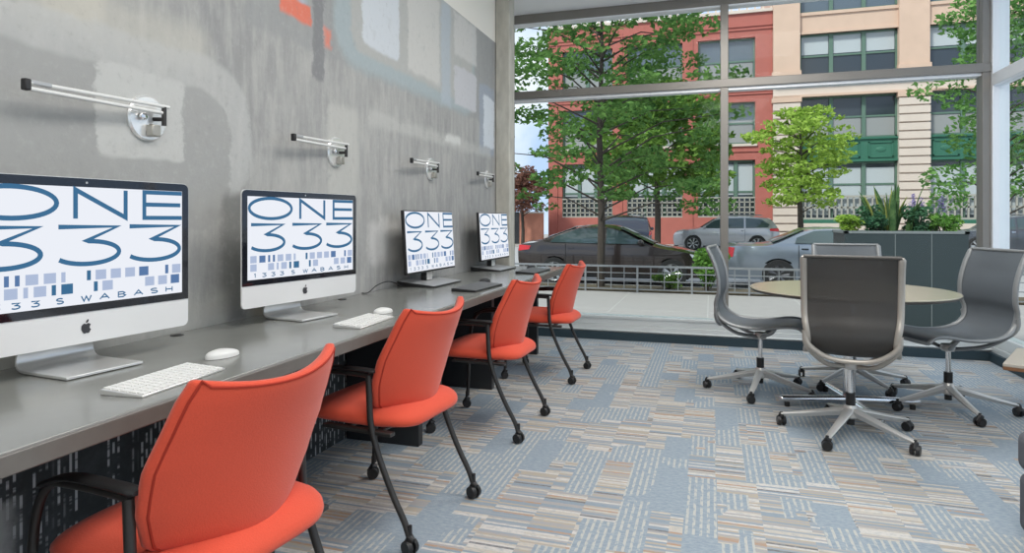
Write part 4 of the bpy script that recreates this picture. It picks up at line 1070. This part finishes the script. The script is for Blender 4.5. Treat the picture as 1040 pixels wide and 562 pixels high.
for b in bays:
    fwin(rb, b[0], b[1], 1.27, 4.5, YB+.2, 3, .45, pm='window_dark', blind=('blind', .38, .95))
    lattice(rb, b[0], b[1], 1.27, 2.43, YB+.02, 11, 4, .065)
    fwin(rb, b[0], b[1], 5.4, 7.75, YB+.2, 2, .5, blind=('blind_dim', 0, .6))
    fwin(rb, b[0], b[1], 8.8, 11.35, YB+.2, 2, .5, blind=('blind_dim', 0, .55))
lattice(rb, X0+.1, X1-.05, 12.85, 13.7, YB+.2, 30, 2, .09, 'stone_pale')
MB().b2((X0, YB+.6, -.4), (X1, YB+.7, 12.3)).build('interior_wall', 'window_dark', rb, smooth=False)

bb = empty('beige_building', (0, 0, 0), 0, 'beige stone building with green spandrels and rusticated piers, right half of the view', 'building')
piers = [(5.135, 6.486), (11.24, 12.63), (17.38, 18.77), (23.5, 24.9), (29.6, 31.0)]
m = MB()
for a, b in piers: m.b2((a, YB-.25, 9.0), (b, YB+.4, 17))
for z0, z1 in ((11.30, 12.35), (14.6, 15.6)): m.b2((5.135, YB-.02, z0), (31, YB+.4, z1))
m.b2((5.135, YB+.4, 8), (5.6, YB+9, 16))
m.build('upper_wall', 'stone_beige', bb, smooth=False)
m = MB()
m.b2((5.135, YB-.15, 7.85), (31, YB+.4, 8.65)); m.b2((5.135, YB-.1, -.4), (31, YB+.4, .95))
for a, b in piers:
    m.b2((a, YB-.18, .9), (b, YB+.4, 7.9))
    z = -.35
    while z < 7.6: m.b2((a-.02, YB-.30, z), (b+.02, YB-.15, z+.36)); z += .44
m.build('lower_wall', 'stone_pale', bb, smooth=False)
m = MB().b2((5.135, YB-.45, 8.62), (31, YB+.3, 8.80)).b2((5.135, YB-.36, 8.80), (31, YB+.3, 8.98)).b2((5.135, YB-.30, 7.80), (31, YB, 7.92))
for a, b in piers: m.b2((a-.06, YB-.34, 8.98), (b+.06, YB, 9.25)).b2((a-.08, YB-.34, 7.55), (b+.08, YB, 7.8))
m.b2((5.135, YB-.10, 12.25), (31, YB, 12.42)).b2((5.135, YB-.1, 11.24), (31, YB, 11.36))
m.build('cornice', 'stone_beige', bb, smooth=False)
for i in range(4):
    a, b = piers[i][1], piers[i+1][0]
    fwin(bb, a, b, 12.42, 14.6, YB+.15, 3, .5, blind=('blind', .3, 1))
    fwin(bb, a, b, 8.98, 11.24, YB+.15, 3, .48, pm='window_dark', blind=('blind', .5, 1))
    fwin(bb, a, b, 5.54, 7.82, YB+.15, 3, .5, pm='window_dark', blind=('blind_dim', .0, .5))
    m = MB().b2((a, YB+.05, 4.25), (b, YB+.3, 5.54))
    for c_ in range(3):
        p0 = a+(b-a)*c_/3+.2; p1 = a+(b-a)*(c_+1)/3-.2
        m.b2((p0, YB-.0, 4.45), (p1, YB+.06, 4.52)).b2((p0, YB, 5.22), (p1, YB+.06, 5.29)).b2((p0, YB, 4.45), (p0+.07, YB+.06, 5.29)).b2((p1-.07, YB, 4.45), (p1, YB+.06, 5.29)).ball(((p0+p1)/2, YB+.05, 4.87), (.5, .08, .28))
    m.b2((a, YB-.04, 5.44), (b, YB+.1, 5.54)).b2((a, YB-.04, 4.25), (b, YB+.1, 4.35)).build('spandrel_panel', 'green_paint', bb, smooth=False)
    fwin(bb, a, b, 1.1, 4.25, YB+.18, 3, .62, pm='window_dark', blind=('blind', .08, .92))
    lattice(bb, a, b, 1.15, 2.45, YB-.02, 16, 2, .08)
    MB().b2((a, YB-.08, .93), (b, YB+.1, 1.15)).build('green_sill', 'green_paint', bb, smooth=False)
MB().b2((5.6, YB+.45, -.4), (31, YB+.55, 16)).build('interior_wall', 'window_dark', bb, smooth=False)

ow = empty('garden_wall', (0, 0, 0), 0, 'low orange brick wall with a dark gate at the far left of the street', 'wall')
m = MB().b2((-16, 36, -.3), (-9.35, 36.3, 1.5)).b2((-8.90, 36, -.3), (-7.5, 36.3, 1.5)); m.build('brickwork', 'brick_orange', ow, smooth=False)
MB().b2((-16, 35.95, 1.5), (-9.35, 36.35, 1.6)).b2((-8.9, 35.95, 1.5), (-7.5, 36.35, 1.6)).build('coping', 'stone_pale', ow, smooth=False)
MB().b2((-9.35, 36.05, -.3), (-8.90, 36.2, 1.6)).build('gate', 'dark_cabinet', ow, smooth=False)
